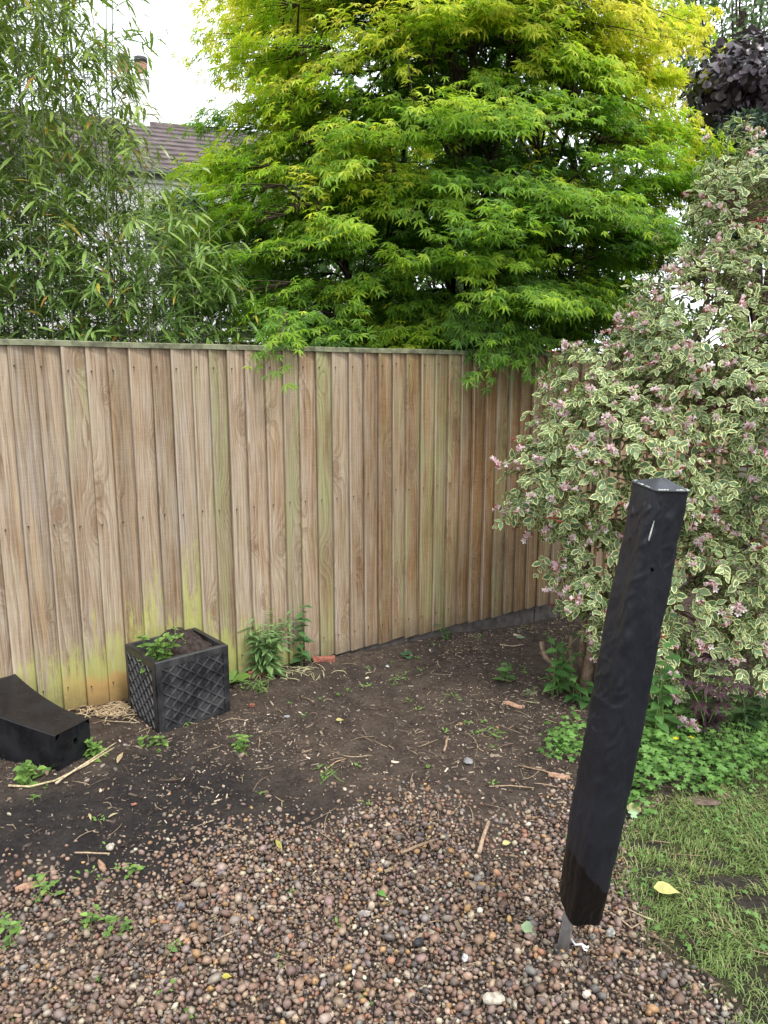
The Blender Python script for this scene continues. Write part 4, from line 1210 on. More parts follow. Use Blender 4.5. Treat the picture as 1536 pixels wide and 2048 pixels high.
# ------------------------------------------------------------------ flared pot on its side
M_pot2 = mat_plastic('gloss_black_plastic', (.0045, .005, .007), (.016, .017, .020), .26, .5)
fc = np.array([-1.349, 2.785, 0.])
fp = thing('flared_pot', 'tall black flared plastic pot lying on its side at left', 'pot', (fc[0], fc[1], float(hz(fc[0], fc[1])) - .006), math.atan2(.444, -.896))
# local +x along the axis (to the left), local -y = away from camera
def fsec(s):
    e = .085 * (max(s, 0) / .55) ** 1.7
    return [[s, e * .75, -.01], [s, e * .75, .166 + e * .85], [s, -.173 - e * .85, .166 + e * .85], [s, -.173 - e * .85, -.01]]
V = []
ss = list(np.linspace(0, .56, 15))
for s_ in ss: V += fsec(s_)
for s_, o_ in ((.561, -.014), (.62, -.010)):
    q = np.array(fsec(.56)); q[:, 0] = s_
    q[[1, 2], 2] += o_; q[[2, 3], 1] -= o_; q[[0, 1], 1] += o_
    V += q.tolist()
ns = len(V) // 4
F4 = [[k * 4 + j, k * 4 + (j + 1) % 4, (k + 1) * 4 + (j + 1) % 4, (k + 1) * 4 + j] for k in range(ns - 1) for j in range(4)]
fb = MB().add(V, [np.array(F4)]).build('body', M_pot2, fp)
bv = fb.modifiers.new('bevel', 'BEVEL'); bv.width = .003; bv.segments = 2; bv.limit_method = 'ANGLE'
# base panel with its drain hole
hc = np.array([-.095, .085]); na = 20
a = np.arange(na) * 2 * pi / na
sq = []
for t in a:
    c, s_ = cos(t), sin(t)
    k = min((.078 if c > 0 else .095 - .0) / max(abs(c), 1e-6) if True else 0, (.081 if s_ > 0 else .095) / max(abs(s_), 1e-6))
    sq.append([hc[0] + c * (.095 if c > 0 else .078) if abs(c) >= abs(s_) else hc[0] + (.0865 * c / abs(s_)), 0])
outer = []
for t in a:
    c, s_ = cos(t), sin(t)
    m_ = max(abs(c), abs(s_))
    outer.append([.0, -.0865 + .0862 * c / m_, .078 + .0865 * s_ / m_])
inner = [[.0, -.095 + .011 * cos(t), .098 + .015 * sin(t)] for t in a]
deep = [[.03, -.095 + .010 * cos(t), .098 + .014 * sin(t)] for t in a]
j = np.arange(na)
Q1 = np.stack([j, (j + 1) % na, na + (j + 1) % na, na + j], 1)
MB().add(outer + inner + deep, [Q1, Q1 + na, (np.arange(na) + 2 * na)[None]]).build('base_panel', M_pot2, fp)

# ------------------------------------------------------------------ leaning covered rotary airer
def mat_cover():
    m, nt, b, out = newmat('black_cover_fabric')
    tc = nd(nt, 'ShaderNodeTexCoord')
    P = tc.outputs['Object']
    xyz = nd(nt, 'ShaderNodeSeparateXYZ'); lk(nt, P, xyz.inputs[0])
    n1 = noise(nt, P, 6, 5, .6, .6)
    n2 = noise(nt, mapping(nt, P, (18, 18, 9)), 1., 4, .6, 1.2)
    n3 = noise(nt, P, 350, 2)
    edge = math_n(nt, 'ADD', xyz.outputs[2], math_n(nt, 'ADD', math_n(nt, 'MULTIPLY', xyz.outputs[0], 1.05), math_n(nt, 'MULTIPLY', math_n(nt, 'SUBTRACT', noise(nt, P, 22, 3), .5), .07)))
    wet = maprange(nt, edge, .142, .146, 1., 0.)
    c = mixc(nt, maprange(nt, n1, .3, .7), (.0070, .0080, .0115), (.0125, .0142, .0195))
    c = mixc(nt, maprange(nt, n3, .72, .76, 0., .25), c, (.2, .2, .2))
    c = mixc(nt, wet, c, (.0012, .0012, .0014))
    lk(nt, c, b.inputs['Base Color'])
    lk(nt, mixc(nt, wet, (.38, .38, .38), (.36, .36, .36)), b.inputs['Roughness'])
    b.inputs['Specular IOR Level'].default_value = .42
    nb1 = bump(nt, n2, .22, .012, None)
    wv = nd(nt, 'ShaderNodeTexVoronoi', feature='DISTANCE_TO_EDGE'); wv.inputs['Scale'].default_value = 9.
    lk(nt, mapping(nt, P, (1, 1, .8)), wv.inputs['Vector'])
    cr_ = maprange(nt, wv.outputs['Distance'], 0., .05, 1., 0.)
    nb2 = bump(nt, cr_, .07, .004, None, nb1)
    bump(nt, n3, .06, .002, b, nb2)
    return m
M_cover = mat_cover()
ab = depth_at(1158, 1818, 1.80); at_ = depth_at(1320, 974, 1.70)
axisv = at_ - ab
AL = np.linalg.norm(axisv)
air = thing('covered_airer', 'leaning folded airer wrapped in a long square black fabric cover', 'clothes airer', tuple(ab * [1, 1, 0]))
# cover frame: z along the lean
zq = norm(axisv); yq = norm(np.array([0, 1, 0]) - zq * zq[1]); xq = np.cross(yq, zq)
PHI = math.radians(17)
MR = Matrix(np.stack([xq, yq, zq], 1).tolist()).to_euler()
def sqr(a, half, rnd):
    c, s_ = cos(a), sin(a)
    p = 2 / (1 - rnd * .8) if rnd < 1 else 2
    p = 2 + 10 * (1 - rnd)
    r_ = half / (abs(c) ** p + abs(s_) ** p) ** (1 / p)
    return r_
NA, NZ = 96, 230
V = []
for k in range(NZ):
    t = k / (NZ - 1)
    z = AL * t
    half = np.interp(t, [0, .06, .2, .5, .8, 1.], [.0475, .0495, .0525, .0535, .0510, .0475])
    rnd = np.interp(t, [0, .1, .3, .9, 1.], [.62, .58, .5, .42, .08])
    for j in range(NA):
        a = 2 * pi * j / NA
        r_ = sqr(a, half, rnd)
        wr = .009 * (fbm(a * 1.3 + 3, z * 7 + a * .8, 4) - .5) + .004 * (fbm(a * 4 + 8, z * 26 - a * 2.2, 3) - .5)
        for (ka, kz, of, am_) in ((1.1, 11., 0., .0075), (-1.4, 15., 31., .0065), (.8, 24., 57., .0055)):
            rdg = 1 - min(1., abs(float(vnoise(a * ka + z * 4 + of, z * kz - a * .9 + of)) - .5) * 7)
            wr += am_ * .5 * rdg * rdg * float(vnoise(a * 1.7 + of, z * 3.3 + of)) ** 1.5
        r_ += wr * (1 - sstep(.96, 1., t))
        x, y = r_ * cos(a + PHI), r_ * sin(a + PHI)
        zz = z
        if t < .09:                                    # scooped lower hem: lowest at the right front
            hem = -.012 * cos(a + PHI) + .010 * sin(a + PHI)
            zz = z + (hem + .006 * sin(3 * a)) * (1 - t / .09)
        V.append([x, y, zz])
I = np.arange(NA * NZ).reshape(NZ, NA)
Q = np.stack([I[:-1], np.roll(I, -1, 1)[:-1], np.roll(I, -1, 1)[1:], I[1:]], -1).reshape(-1, 4)
inner_ring = (np.array(V[:NA]) * [.93, .93, 1] + [0, 0, .006]).tolist()
V2 = V + inner_ring + (np.array(inner_ring) * [.8, .8, 1] + [0, 0, .25]).tolist()
b0_ = NA * NZ
jj = np.arange(NA)
Qr = np.stack([jj, b0_ + jj, b0_ + (jj + 1) % NA, (jj + 1) % NA], 1)
Qr2 = np.stack([b0_ + jj, b0_ + NA + jj, b0_ + NA + (jj + 1) % NA, b0_ + (jj + 1) % NA], 1)
lo = (ab - ab * [1, 1, 0])
cov = link('cover', mesh_np('cover', V2, [Q, Qr, Qr2]), M_cover, air, tuple(lo), MR)
# top cap: square with raised centre and welted seam
V = []; NR = 9
for k in range(NR):
    q = 1 - k / (NR - 1)
    for j in range(NA):
        a = 2 * pi * j / NA
        r_ = sqr(a, .0488, .06) * q
        V.append([r_ * cos(a + PHI), r_ * sin(a + PHI), AL + .002 + .020 * (1 - q ** 1.4) + .003 * sin(a * 2 + 1) * (1 - q)])
I = np.arange(NA * NR).reshape(NR, NA)
Q = np.stack([I[:-1], np.roll(I, -1, 1)[:-1], np.roll(I, -1, 1)[1:], I[1:]], -1).reshape(-1, 4)
capo = link('cap', mesh_np('cap', V, [Q]), plain('cap_fabric', (.026, .029, .036), .55, .4, .3, 20, .15), air, tuple(lo), MR)
wl = MB()
pts = [[sqr(a, .0490, .06) * cos(a + PHI), sqr(a, .0490, .06) * sin(a + PHI), AL + .0015] for a in np.linspace(0, 2 * pi, 73)]
wl.tube(pts, .0024, 6, cap=False)
wl = wl.build('piping', plain('piping', (.012, .013, .016), .5), capo, True)
lich = MB()
for q in range(240):
    a = R(0, 2 * pi)
    if vnoise(a * 3.1, 3.3) < .40: continue
    r_ = sqr(a, .0475, .06) * (1 - abs(rng.normal(0, .05)))
    s_ = R(.0014, .0044)
    c0 = np.array([r_ * cos(a + PHI), r_ * sin(a + PHI), AL + .0035 + .010 * (1 - r_ / .047) if r_ < .047 else AL + .004])
    lich.box(c0, (s_, s_ * R(.6, 1.4), s_ * .6), Col=(.42, .46, .40))
lich.build('lichen', M_stone, capo)
# fold flap on the narrow face, small hole and bird-lime streak
fx = lambda px, py, Yd: depth_at(px, py, Yd)
M_black = plain('hole_dark', (.001, .001, .001), .9, .0, .1)
def on_cover(aa, t, off):
    half = np.interp(t, [0, .06, .2, .5, .8, 1.], [.0475, .0495, .0525, .0535, .0510, .0475])
    rnd = np.interp(t, [0, .1, .3, .9, 1.], [.62, .58, .5, .42, .08])
    r_ = sqr(aa, half, rnd) + off
    return np.array([r_ * cos(aa + PHI), r_ * sin(aa + PHI), AL * t])
aF = 1.5 * pi
hole = MB()
e = [on_cover(aF - .34 + .055 * cos(t), .845 + .0035 * sin(t) - .0015 * cos(t), .0032) for t in np.arange(12) * 2 * pi / 12]
e2 = [on_cover(aF - .34 + .055 * cos(t), .845 + .0035 * sin(t) - .0015 * cos(t), -.004) for t in np.arange(12) * 2 * pi / 12]
j = np.arange(12)
hole.add(e + e2, [np.arange(12)[None], np.stack([j, 12 + j, 12 + (j + 1) % 12, (j + 1) % 12], 1)])
hole.build('hole', M_black, cov)
st_ = MB()
for q in range(14):
    t = .942 - q * .0028
    w_ = .0009 + .0016 * sin(pi * q / 13) * (q / 13)
    c = on_cover(aF - .66 - q * .004, t, .0045)
    st_.box(c, (w_ * 1.6, .003, .0042), Col=(.42, .42, .40))
st_.build('bird_lime_streak', M_stone, cov)
flap = MB()
fa = [on_cover(aF - .80, .998, .003), on_cover(aF - .74, .945, .007), on_cover(aF - .50, .968, .006), on_cover(aF - 1.15, .93, .004), on_cover(aF - 1.3, .998, .003)]
fb2 = [p * [.93, .93, 1] for p in fa]
flap.add(fa + fb2, [np.array([[0, 1, 2], [0, 3, 1], [0, 4, 3]]), np.array([[0, 2, 7, 5], [2, 1, 6, 7], [1, 3, 8, 6], [3, 4, 9, 8]])])
flap.build('folded_flap', M_cover, air, False, tuple(lo), MR)
M_alu = plain('aluminium', (.42, .43, .43), .45, .5, .2, 25, .05, metal=.7)
pm = MB()
pb_ = ground_at(1131, 1925, 0); pb_[1] = 1.80 + .02; pb_ = pb_ - zq * .03; pt_ = pb_ + zq * .4
pm.tube([pb_, pt_], [.0165, .0165], 16)
o = pm.build('pole', M_alu, air, True, tuple(-ab * [1, 1, 0]))
sk = MB(); sk.tube([pb_ + [0, 0, -.01], pb_ + [.001, 0, .046]], [.026, .026], 16)
sk.build('ground_socket', M_dark, air, True, tuple(-ab * [1, 1, 0]))
cd = MB()
cpts = [[.520, 1.765, .055], [.535, 1.76, .035], [.552, 1.757, .04], [.566, 1.755, .03], [.572, 1.757, .034]]
cpts = (np.array(cpts) - [.500, 1.775, 0] + pb_ * [1, 1, 0]).tolist()
cd.tube(cpts, [.003, .0035, .003, .0035, .003], 5)
cd.tube([cpts[2], np.array(cpts[2]) + [.006, -.006, -.013], np.array(cpts[2]) + [.014, -.009, -.014]], .0028, 5)
cd.build('cord', plain('white_cord', (.6, .6, .58), .8), air, True, tuple(-ab * [1, 1, 0]))

# ------------------------------------------------------------------ gravel
def icos():
    t = (1 + 5 ** .5) / 2
    V = norm(np.array([[-1, t, 0], [1, t, 0], [-1, -t, 0], [1, -t, 0], [0, -1, t], [0, 1, t], [0, -1, -t], [0, 1, -t], [t, 0, -1], [t, 0, 1], [-t, 0, -1], [-t, 0, 1]], float))
    F = [[0, 11, 5], [0, 5, 1], [0, 1, 7], [0, 7, 10], [0, 10, 11], [1, 5, 9], [5, 11, 4], [11, 10, 2], [10, 7, 6], [7, 1, 8], [3, 9, 4], [3, 4, 2], [3, 2, 6], [3, 6, 8], [3, 8, 9], [4, 9, 5], [2, 4, 11], [6, 2, 10], [8, 6, 7], [9, 8, 1]]
    return V, F
def subdiv(V, F):
    V = V.tolist(); c = {}; out = []
    def mid(a, b):
        k = (min(a, b), max(a, b))
        if k not in c:
            V.append(norm((np.array(V[a]) + np.array(V[b])) / 2).tolist()); c[k] = len(V) - 1
        return c[k]
    for a, b, d in F:
        x, y, z = mid(a, b), mid(b, d), mid(d, a)
        out += [[a, x, z], [b, y, x], [d, z, y], [x, y, z]]
    return np.array(V), out
IC0 = icos()
IC1 = subdiv(*IC0)
IC2 = subdiv(*IC1)
def uvs(n, m):
    V = [[0, 0, 1.]]
    for i in range(1, m):
        t = pi * i / m
        V += [[sin(t) * cos(2 * pi * (j + .5 * (i % 2)) / n), sin(t) * sin(2 * pi * (j + .5 * (i % 2)) / n), cos(t)] for j in range(n)]
    V.append([0, 0, -1.])
    F = [[0, 1 + j, 1 + (j + 1) % n] for j in range(n)]
    for i in range(m - 2):
        a, b = 1 + i * n, 1 + (i + 1) * n
        for j in range(n):
            k = (j + 1) % n
            if i % 2: F += [[a + j, b + j, b + k], [a + j, b + k, a + k]]
            else: F += [[a + j, b + j, a + k], [a + k, b + j, b + k]]
    e = len(V) - 1
    F += [[e, e - n + (j + 1) % n, e - n + j] for j in range(n)]
    return np.array(V), F
PEB = uvs(6, 4)
def stones(pos, size, col, flat=(.45, .8), lvl=IC1, rough=.14, tilt=.35, attr=True):
    V0, F0 = np.asarray(lvl[0]), np.asarray(lvl[1])
    N, k = len(pos), len(V0)
    # each stone gets its own lumpiness from a few plane-wave bumps
    K = randdir(N * 3).reshape(N, 3, 3)
    ph = R(0, 6.28, (N, 3))
    dsp = 1 + rough * np.sin(np.einsum('kc,nwc->nkw', V0, K) * 2.6 + ph[:, None]).sum(-1) / 1.6
    L = V0[None] * dsp[..., None]
    for q in range(4):                       # worn flat faces
        n_ = randdir(N)
        c_ = R(.62, 1.05, N)
        pr = np.einsum('nkc,nc->nk', L, n_)
        L = L - np.maximum(pr - c_[:, None], 0)[..., None] * n_[:, None] * .9
    sc = np.stack([R(.8, 1.35, N), R(.65, 1.0, N), R(*flat, N)], 1) * size[:, None] / 2
    L = L * sc[:, None]
    a = R(0, 2 * pi, N)
    t1, t2 = rng.normal(0, tilt, N), rng.normal(0, tilt, N)
    ca, sa = np.cos(a), np.sin(a)
    Rz = np.zeros((N, 3, 3)); Rz[:, 0, 0] = ca; Rz[:, 0, 1] = -sa; Rz[:, 1, 0] = sa; Rz[:, 1, 1] = ca; Rz[:, 2, 2] = 1
    Rx = np.zeros((N, 3, 3)); Rx[:, 0, 0] = 1; Rx[:, 1, 1] = np.cos(t1); Rx[:, 1, 2] = -np.sin(t1); Rx[:, 2, 1] = np.sin(t1); Rx[:, 2, 2] = np.cos(t1)
    Ry = np.zeros((N, 3, 3)); Ry[:, 1, 1] = 1; Ry[:, 0, 0] = np.cos(t2); Ry[:, 0, 2] = np.sin(t2); Ry[:, 2, 0] = -np.sin(t2); Ry[:, 2, 2] = np.cos(t2)
    Mx = Rz @ Rx @ Ry
    P = np.einsum('nij,nkj->nki', Mx, L) + pos[:, None]
    F = (F0[None] + (np.arange(N) * k)[:, None, None]).reshape(-1, 3)
    C = np.repeat(col, k, 0)
    return P.reshape(-1, 3), [F], {'Col': C}
def mat_pebble():
    m, nt, b, out = newmat('river_pebble')
    at = nd(nt, 'ShaderNodeAttribute', attribute_name='Col').outputs['Color']
    tc = nd(nt, 'ShaderNodeTexCoord')
    n1 = noise(nt, tc.outputs['Object'], 55, 4, .6)
    n2 = noise(nt, tc.outputs['Object'], 330, 3, .7)
    c = mixc(nt, maprange(nt, n1, .35, .7, 0., .45), at, mixc(nt, 1., at, (.55, .48, .45), 'MULTIPLY'))
    c = mixc(nt, maprange(nt, n2, .55, .75, 0., .35), c, (.30, .25, .21))
    lk(nt, c, b.inputs['Base Color'])
    lk(nt, maprange(nt, n1, .3, .7, .42, .72), b.inputs['Roughness'])
    b.inputs['Specular IOR Level'].default_value = .4
    bump(nt, n2, .25, .003, b)
    return m
M_pebble = mat_pebble()
PAL = np.array([1.10, 1.12, 1.02]) * np.array([(.20, .125, .095), (.24, .155, .12), (.16, .10, .08), (.28, .20, .155), (.33, .26, .21), (.19, .13, .115), (.14, .105, .10), (.30, .175, .095), (.36, .22, .10), (.42, .36, .29), (.22, .15, .14), (.10, .085, .085), (.25, .20, .18), (.17, .15, .15), (.27, .13, .09), (.48, .43, .37)])
PW = np.array([3, 3, 2.4, 2.8, 2.0, 2.6, 2.0, 1.0, .4, .7, 1.6, 1.2, 2.2, 1.4, .6, .25])
def peb_col(n):
    c = PAL[rng.choice(len(PAL), n, p=PW / PW.sum())]
    return np.clip(c * R(.62, 1.2, (n, 1)) * R(.95, 1.05, (n, 3)), 0, 1)
def poisson(x0, x1, y0, y1, r, tries, accept):
    cell = r / 1.414
    grid = {}
    pts = []
    cand = np.stack([R(x0, x1, tries), R(y0, y1, tries)], 1)
    ok = accept(cand)
    for p in cand[ok]:
        gi, gj = int(p[0] / cell), int(p[1] / cell)
        bad = False
        for di in (-2, -1, 0, 1, 2):
            for dj in (-2, -1, 0, 1, 2):
                q = grid.get((gi + di, gj + dj))
                if q is not None and (q[0] - p[0]) ** 2 + (q[1] - p[1]) ** 2 < r * r:
                    bad = True; break
            if bad: break
        if not bad:
            grid[(gi, gj)] = p; pts.append(p)
    return np.array(pts)
def gdens(P):
    sd_ = in_poly(P[:, 0], P[:, 1], GRAVEL) + .30 * (fbm(P[:, 0] * 5, P[:, 1] * 5, 4) - .5)
    d = sstep(-.42, .14, sd_) ** 2.6
    d = np.maximum(d, .035 * sstep(-.40, -.05, sd_))
    # thin, soil-choked patch at the left
    d *= 1 - .55 * sstep(.25, .6, fbm(P[:, 0] * 3 + 9, P[:, 1] * 3, 3)) * (1 - sstep(-1.2, -.5, P[:, 0])) * sstep(1.7, 1.95, P[:, 1])
    lw = in_poly(P[:, 0], P[:, 1], LAWN)
    vis = np.abs(P[:, 0]) < .526 * (P[:, 1] * .984 + .284) + .16
    return d * (1 - sstep(-.02, .06, lw)) * vis
accept = lambda P: rng.random(len(P)) < gdens(P)
L1 = poisson(-1.45, 1.3, 1.25, 3.0, .0120, 150000, accept)
L2 = poisson(-1.45, 1.3, 1.25, 2.6, .0145, 70000, lambda P: (rng.random(len(P)) < gdens(P) ** 4))
L2z = .009
sz1 = np.clip(rng.lognormal(math.log(.0145), .36, len(L1)), .006, .030)
sz2 = np.clip(rng.lognormal(math.log(.0155), .40, len(L2)), .007, .036)
p1 = np.concatenate([L1, (hz(L1[:, 0], L1[:, 1]) + sz1 * .16)[:, None]], 1)
p2 = np.concatenate([L2, (hz(L2[:, 0], L2[:, 1]) + L2z + sz2 * .2)[:, None]], 1)
pa, sa_ = np.concatenate([p1, p2]), np.concatenate([sz1, sz2])
V, F, A = stones(pa, sa_, peb_col(len(pa)), lvl=PEB, rough=.21, tilt=.5)
gv = link('gravel', mesh_np('gravel', V, F, A), M_pebble)
tag(gv, 'rounded brown and pink river pebbles spread over the foreground', 'gravel', kind='stuff')
print('pebbles', len(pa))
# scattered small stones and crumbs over the bare soil
def soil_pts(n, x0=-2.0, x1=2.6, y0=1.5, y1=5.3):
    P = np.stack([R(x0, x1, n), R(y0, y1, n)], 1)
    return P[(P[:, 1] < fence_y(P[:, 0]) - .035) & (in_poly(P[:, 0], P[:, 1], LAWN) < .02)]
P = soil_pts(12000)
dkp = in_poly(P[:, 0], P[:, 1], DARK)
s_ = np.clip(rng.lognormal(math.log(.007), .55, len(P)), .003, .03)
c = lerp((.05, .035, .028), (.10, .07, .05), rng.random(len(P))) * R(.6, 1.2, (len(P), 1))
c[dkp > 0] *= .55
V, F, A = stones(np.concatenate([P, (hz(P[:, 0], P[:, 1]) + s_ * .15)[:, None]], 1), s_, c, (.6, .9), IC0, .22)
tag(link('soil_crumbs', mesh_np('soil_crumbs', V, F, A, False), M_stone), 'loose dark crumbs of soil lying over the bare bed', 'soil', kind='stuff')
P = soil_pts(2300)
P = P[rng.random(len(P)) < .16 + .6 * sstep(-.9, -.1, in_poly(P[:, 0], P[:, 1], GRAVEL))]
s_ = np.clip(rng.lognormal(math.log(.012), .4, len(P)), .006, .03)
V, F, A = stones(np.concatenate([P, (hz(P[:, 0], P[:, 1]) + s_ * .2)[:, None]], 1), s_, peb_col(len(P)) * 1.05, (.55, .9), IC1, .16)
tag(link('stray_pebbles', mesh_np('stray_pebbles', V, F, A), M_pebble), 'small stray pebbles strewn across the bare soil', 'pebbles', kind='stuff')
# wood chips and bark shreds
P = soil_pts(52000)
w_ = (.22 + .78 * sstep(.35, .62, fbm(P[:, 0] * 2.3 + 4, P[:, 1] * 2.3, 4))) * (1 - .45 * sstep(-.1, .15, in_poly(P[:, 0], P[:, 1], DARK)))
P = P[rng.random(len(P)) < w_]
n = len(P)
BX = (np.array([[i, j, k] for i in (-.5, .5) for j in (-.5, .5) for k in (-.5, .5)]), [np.array([[0, 1, 3, 2], [4, 6, 7, 5], [0, 4, 5, 1], [2, 3, 7, 6], [0, 2, 6, 4], [1, 5, 7, 3]])], {})
a = R(0, 2 * pi, n)
ln = np.clip(rng.lognormal(math.log(.0085), .55, n), .003, .05)
fw = np.stack([np.cos(a), np.sin(a), R(-.3, .3, n)], 1)
up = np.stack([R(-.5, .5, n), R(-.5, .5, n), np.ones(n)], 1)
cc = lerp((.12, .09, .065), (.38, .305, .22), rng.random(n) ** 1.6) * R(.8, 1.15, (n, 1))
dark_ = rng.random(n) < .35
cc[dark_] = np.array((.055, .035, .025))
cc[rng.random(n) < .03] = (.55, .47, .36)
V, F, E_, k = place(BX, np.concatenate([P, (hz(P[:, 0], P[:, 1]) + .003)[:, None]], 1), fw, up, np.stack([ln * R(.12, .4, n), ln, R(.0012, .0035, n)], 1))
tag(link('wood_chips', mesh_np('wood_chips', V, F, {'Col': np.repeat(cc, k, 0)}, False), M_straw), 'small pale and brown wood chips littering the soil', 'wood chips', kind='stuff')
# bits caught between the pebbles
n = 5200
P = np.stack([R(-1.2, 1.1, n), R(1.4, 2.5, n)], 1)
P = P[(in_poly(P[:, 0], P[:, 1], GRAVEL) > -.05) & (rng.random(n) < .35 + .65 * sstep(.4, .62, fbm(P[:, 0] * 3.5, P[:, 1] * 3.5, 3)))]
n = len(P)
a = R(0, 2 * pi, n)
ln = np.clip(rng.lognormal(math.log(.010), .5, n), .004, .035)
V, F, E_, k = place(BX, np.concatenate([P, (hz(P[:, 0], P[:, 1]) + R(.012, .022, n))[:, None]], 1), np.stack([np.cos(a), np.sin(a), R(-.4, .4, n)], 1), np.stack([R(-.5, .5, n), R(-.5, .5, n), np.ones(n)], 1), np.stack([ln * R(.15, .45, n), ln, R(.0012, .003, n)], 1))
tag(link('gravel_debris', mesh_np('gravel_debris', V, F, {'Col': np.repeat(lerp((.05, .035, .026), (.26, .19, .12), rng.random(n) ** 1.5), k, 0)}, False), M_straw), 'dark bark shreds caught between the pebbles', 'bark shreds', kind='stuff')
# straw and dry stalks
def stalks(n, centre, sx, sy, l0, l1, mat, name, label, c0=(.30, .21, .12), c1=(.58, .46, .29), r0=.0012, r1=.003):
    mb = MB()
    for q in range(n):
        p = np.array([centre[0] + rng.normal(0, sx), centre[1] + rng.normal(0, sy)])
        if p[1] > fence_y(p[0]) - .045: continue
        L = R(l0, l1); a = R(0, 2 * pi)
        d = np.array([cos(a), sin(a)]) * L / 2
        z = float(hz(*p))
        m_ = np.array([p[0] + R(-.01, .01), p[1] + R(-.01, .01), z + R(.004, .02)])
        e0 = np.array([*(p - d), z + R(.002, .012)]); e1 = np.array([*(p + d), z + R(.002, .02)])
        if e0[1] > fence_y(e0[0]) - .04 or e1[1] > fence_y(e1[0]) - .04: continue
        mb.tube(bez(e0, m_ * 2 - (e0 + e1) / 2, e1, 4), R(r0, r1), 4, Col=lerp(c0, c1, rng.random()))
    return tag(mb.build(name, mat, None, True), label, 'dry stalks', kind='stuff')
g1 = g_on(225, 1420)
stalks(150, g1, .10, .05, .03, .14, M_straw, 'straw_litter', 'heap of pale dry stalks between flared pot and planter')
stalks(190, (0.1, 3.1), .95, .5, .03, .13, M_straw, 'thin_twigs', 'thin dry twigs strewn over the bare soil', (.12, .08, .055), (.36, .27, .17), .0009, .0019)
stalks(170, (-.1, 1.95), .75, .28, .02, .10, M_straw, 'gravel_twigs', 'thin dry twigs strewn over the gravel', (.12, .08, .055), (.34, .25, .16), .0008, .0016)
g1 = g_on(560, 1345)
stalks(90, g1, .16, .06, .03, .12, M_straw, 'cut_stalks', 'cut green and straw stalks under the weeds at fence', (.25, .26, .12), (.55, .48, .30), .001, .0024)

# individual sticks, canes and bits
def stick(name, label, cat, pix, r, mat, col=(.30, .22, .15), lift=.008, taper=.8):
    pts = []
    for (px, py) in pix:
        p = g_on(px, py); pts.append(p + [0, 0, lift + r])
    pts = np.array(pts)
    if len(pts) == 2: pts = np.array([pts[0], pts[0] * .66 + pts[1] * .34 + [.002, 0, .001], pts[0] * .33 + pts[1] * .67 - [.002, 0, 0], pts[1]])
    rr = np.linspace(r, r * taper, len(pts)) * R(.9, 1.1, len(pts))
    c = pts.mean(0); c[2] = 0
    o = MB().tube(pts - c, rr, 8, Col=col).build(name, mat, None, True, tuple(c))
    return tag(o, label, cat)
M_wood = plain('dry_wood', (.3, .2, .12), .85, .2, .35, 70, .5, attr=True)
stick('stick', 'short brown stick lying slantwise on the gravel edge', 'stick', [(802, 1716), (836, 1702), (868, 1690)], .0055, M_wood, (.26, .18, .12), .014)
stick('stick', 'pale knobbly stick pointing away on the gravel right of centre', 'stick', [(958, 1716), (966, 1685), (977, 1654)], .0075, M_wood, (.34, .25, .17), .014)
stick('cane', 'long curved pale cane in front of the flared pot', 'cane', [(18, 1576), (60, 1578), (110, 1566), (170, 1536), (228, 1500)], .0045, M_wood, (.46, .37, .22), .006)
stick('cane', 'straight pale cane leading to the weed by flared pot', 'cane', [(128, 1562), (180, 1528), (232, 1492)], .004, M_wood, (.50, .41, .26), .012)
stick('cane', 'short pale cane stub under the two long canes', 'cane', [(112, 1572), (128, 1560)], .005, M_wood, (.50, .42, .28), .006)
stick('twig', 'thin twig lying across soil left of the black cover', 'twig', [(978, 1577), (1020, 1575), (1068, 1580)], .0028, M_wood, (.30, .21, .13), .006)
stick('twig', 'thin pale twig below the bark piece by the cover', 'twig', [(1035, 1534), (1085, 1545), (1145, 1562)], .0028, M_wood, (.30, .21, .13), .006)
stick('twig', 'long thin twig on gravel right of the pole', 'twig', [(1200, 1825), (1240, 1850), (1262, 1868)], .0022, M_wood, (.40, .30, .20), .018)
stick('twig', 'forked twig running from gravel into the lawn edge', 'twig', [(1262, 1868), (1290, 1853)], .002, M_wood, (.36, .27, .18), .018)
stick('twig', 'pale twig at the lawn edge beside the gravel', 'twig', [(1250, 1825), (1275, 1838), (1305, 1850)], .0025, M_wood, (.42, .33, .22), .014)
stick('twig', 'pale straw twig lying on soil under the flowering shrub', 'twig', [(1000, 1292), (1025, 1295), (1046, 1292)], .003, M_wood, (.46, .36, .24), .006)
stick('twig', 'leaning twig standing from soil against the gravel board', 'twig', [(812, 1285), (822, 1270), (830, 1258)], .003, M_wood, (.45, .36, .22), .01)
stick('twig', 'twig with stalk lying by the stones at left', 'twig', [(150, 1712), (220, 1714)], .003, M_wood, (.40, .30, .19), .01)
stick('twig', 'thin twig on the gravel near the centre bottom', 'twig', [(430, 1892), (478, 1872)], .0024, M_wood, (.32, .24, .17), .018)
stick('stick', 'short stub of brown branch on the soil centre right', 'stick', [(888, 1507), (896, 1478)], .006, M_wood, (.30, .21, .14), .006)
stick('twig', 'brown twig on soil running beside the small wispy weed', 'twig', [(655, 1540), (672, 1527), (692, 1521)], .0026, M_wood, (.34, .23, .14), .006)

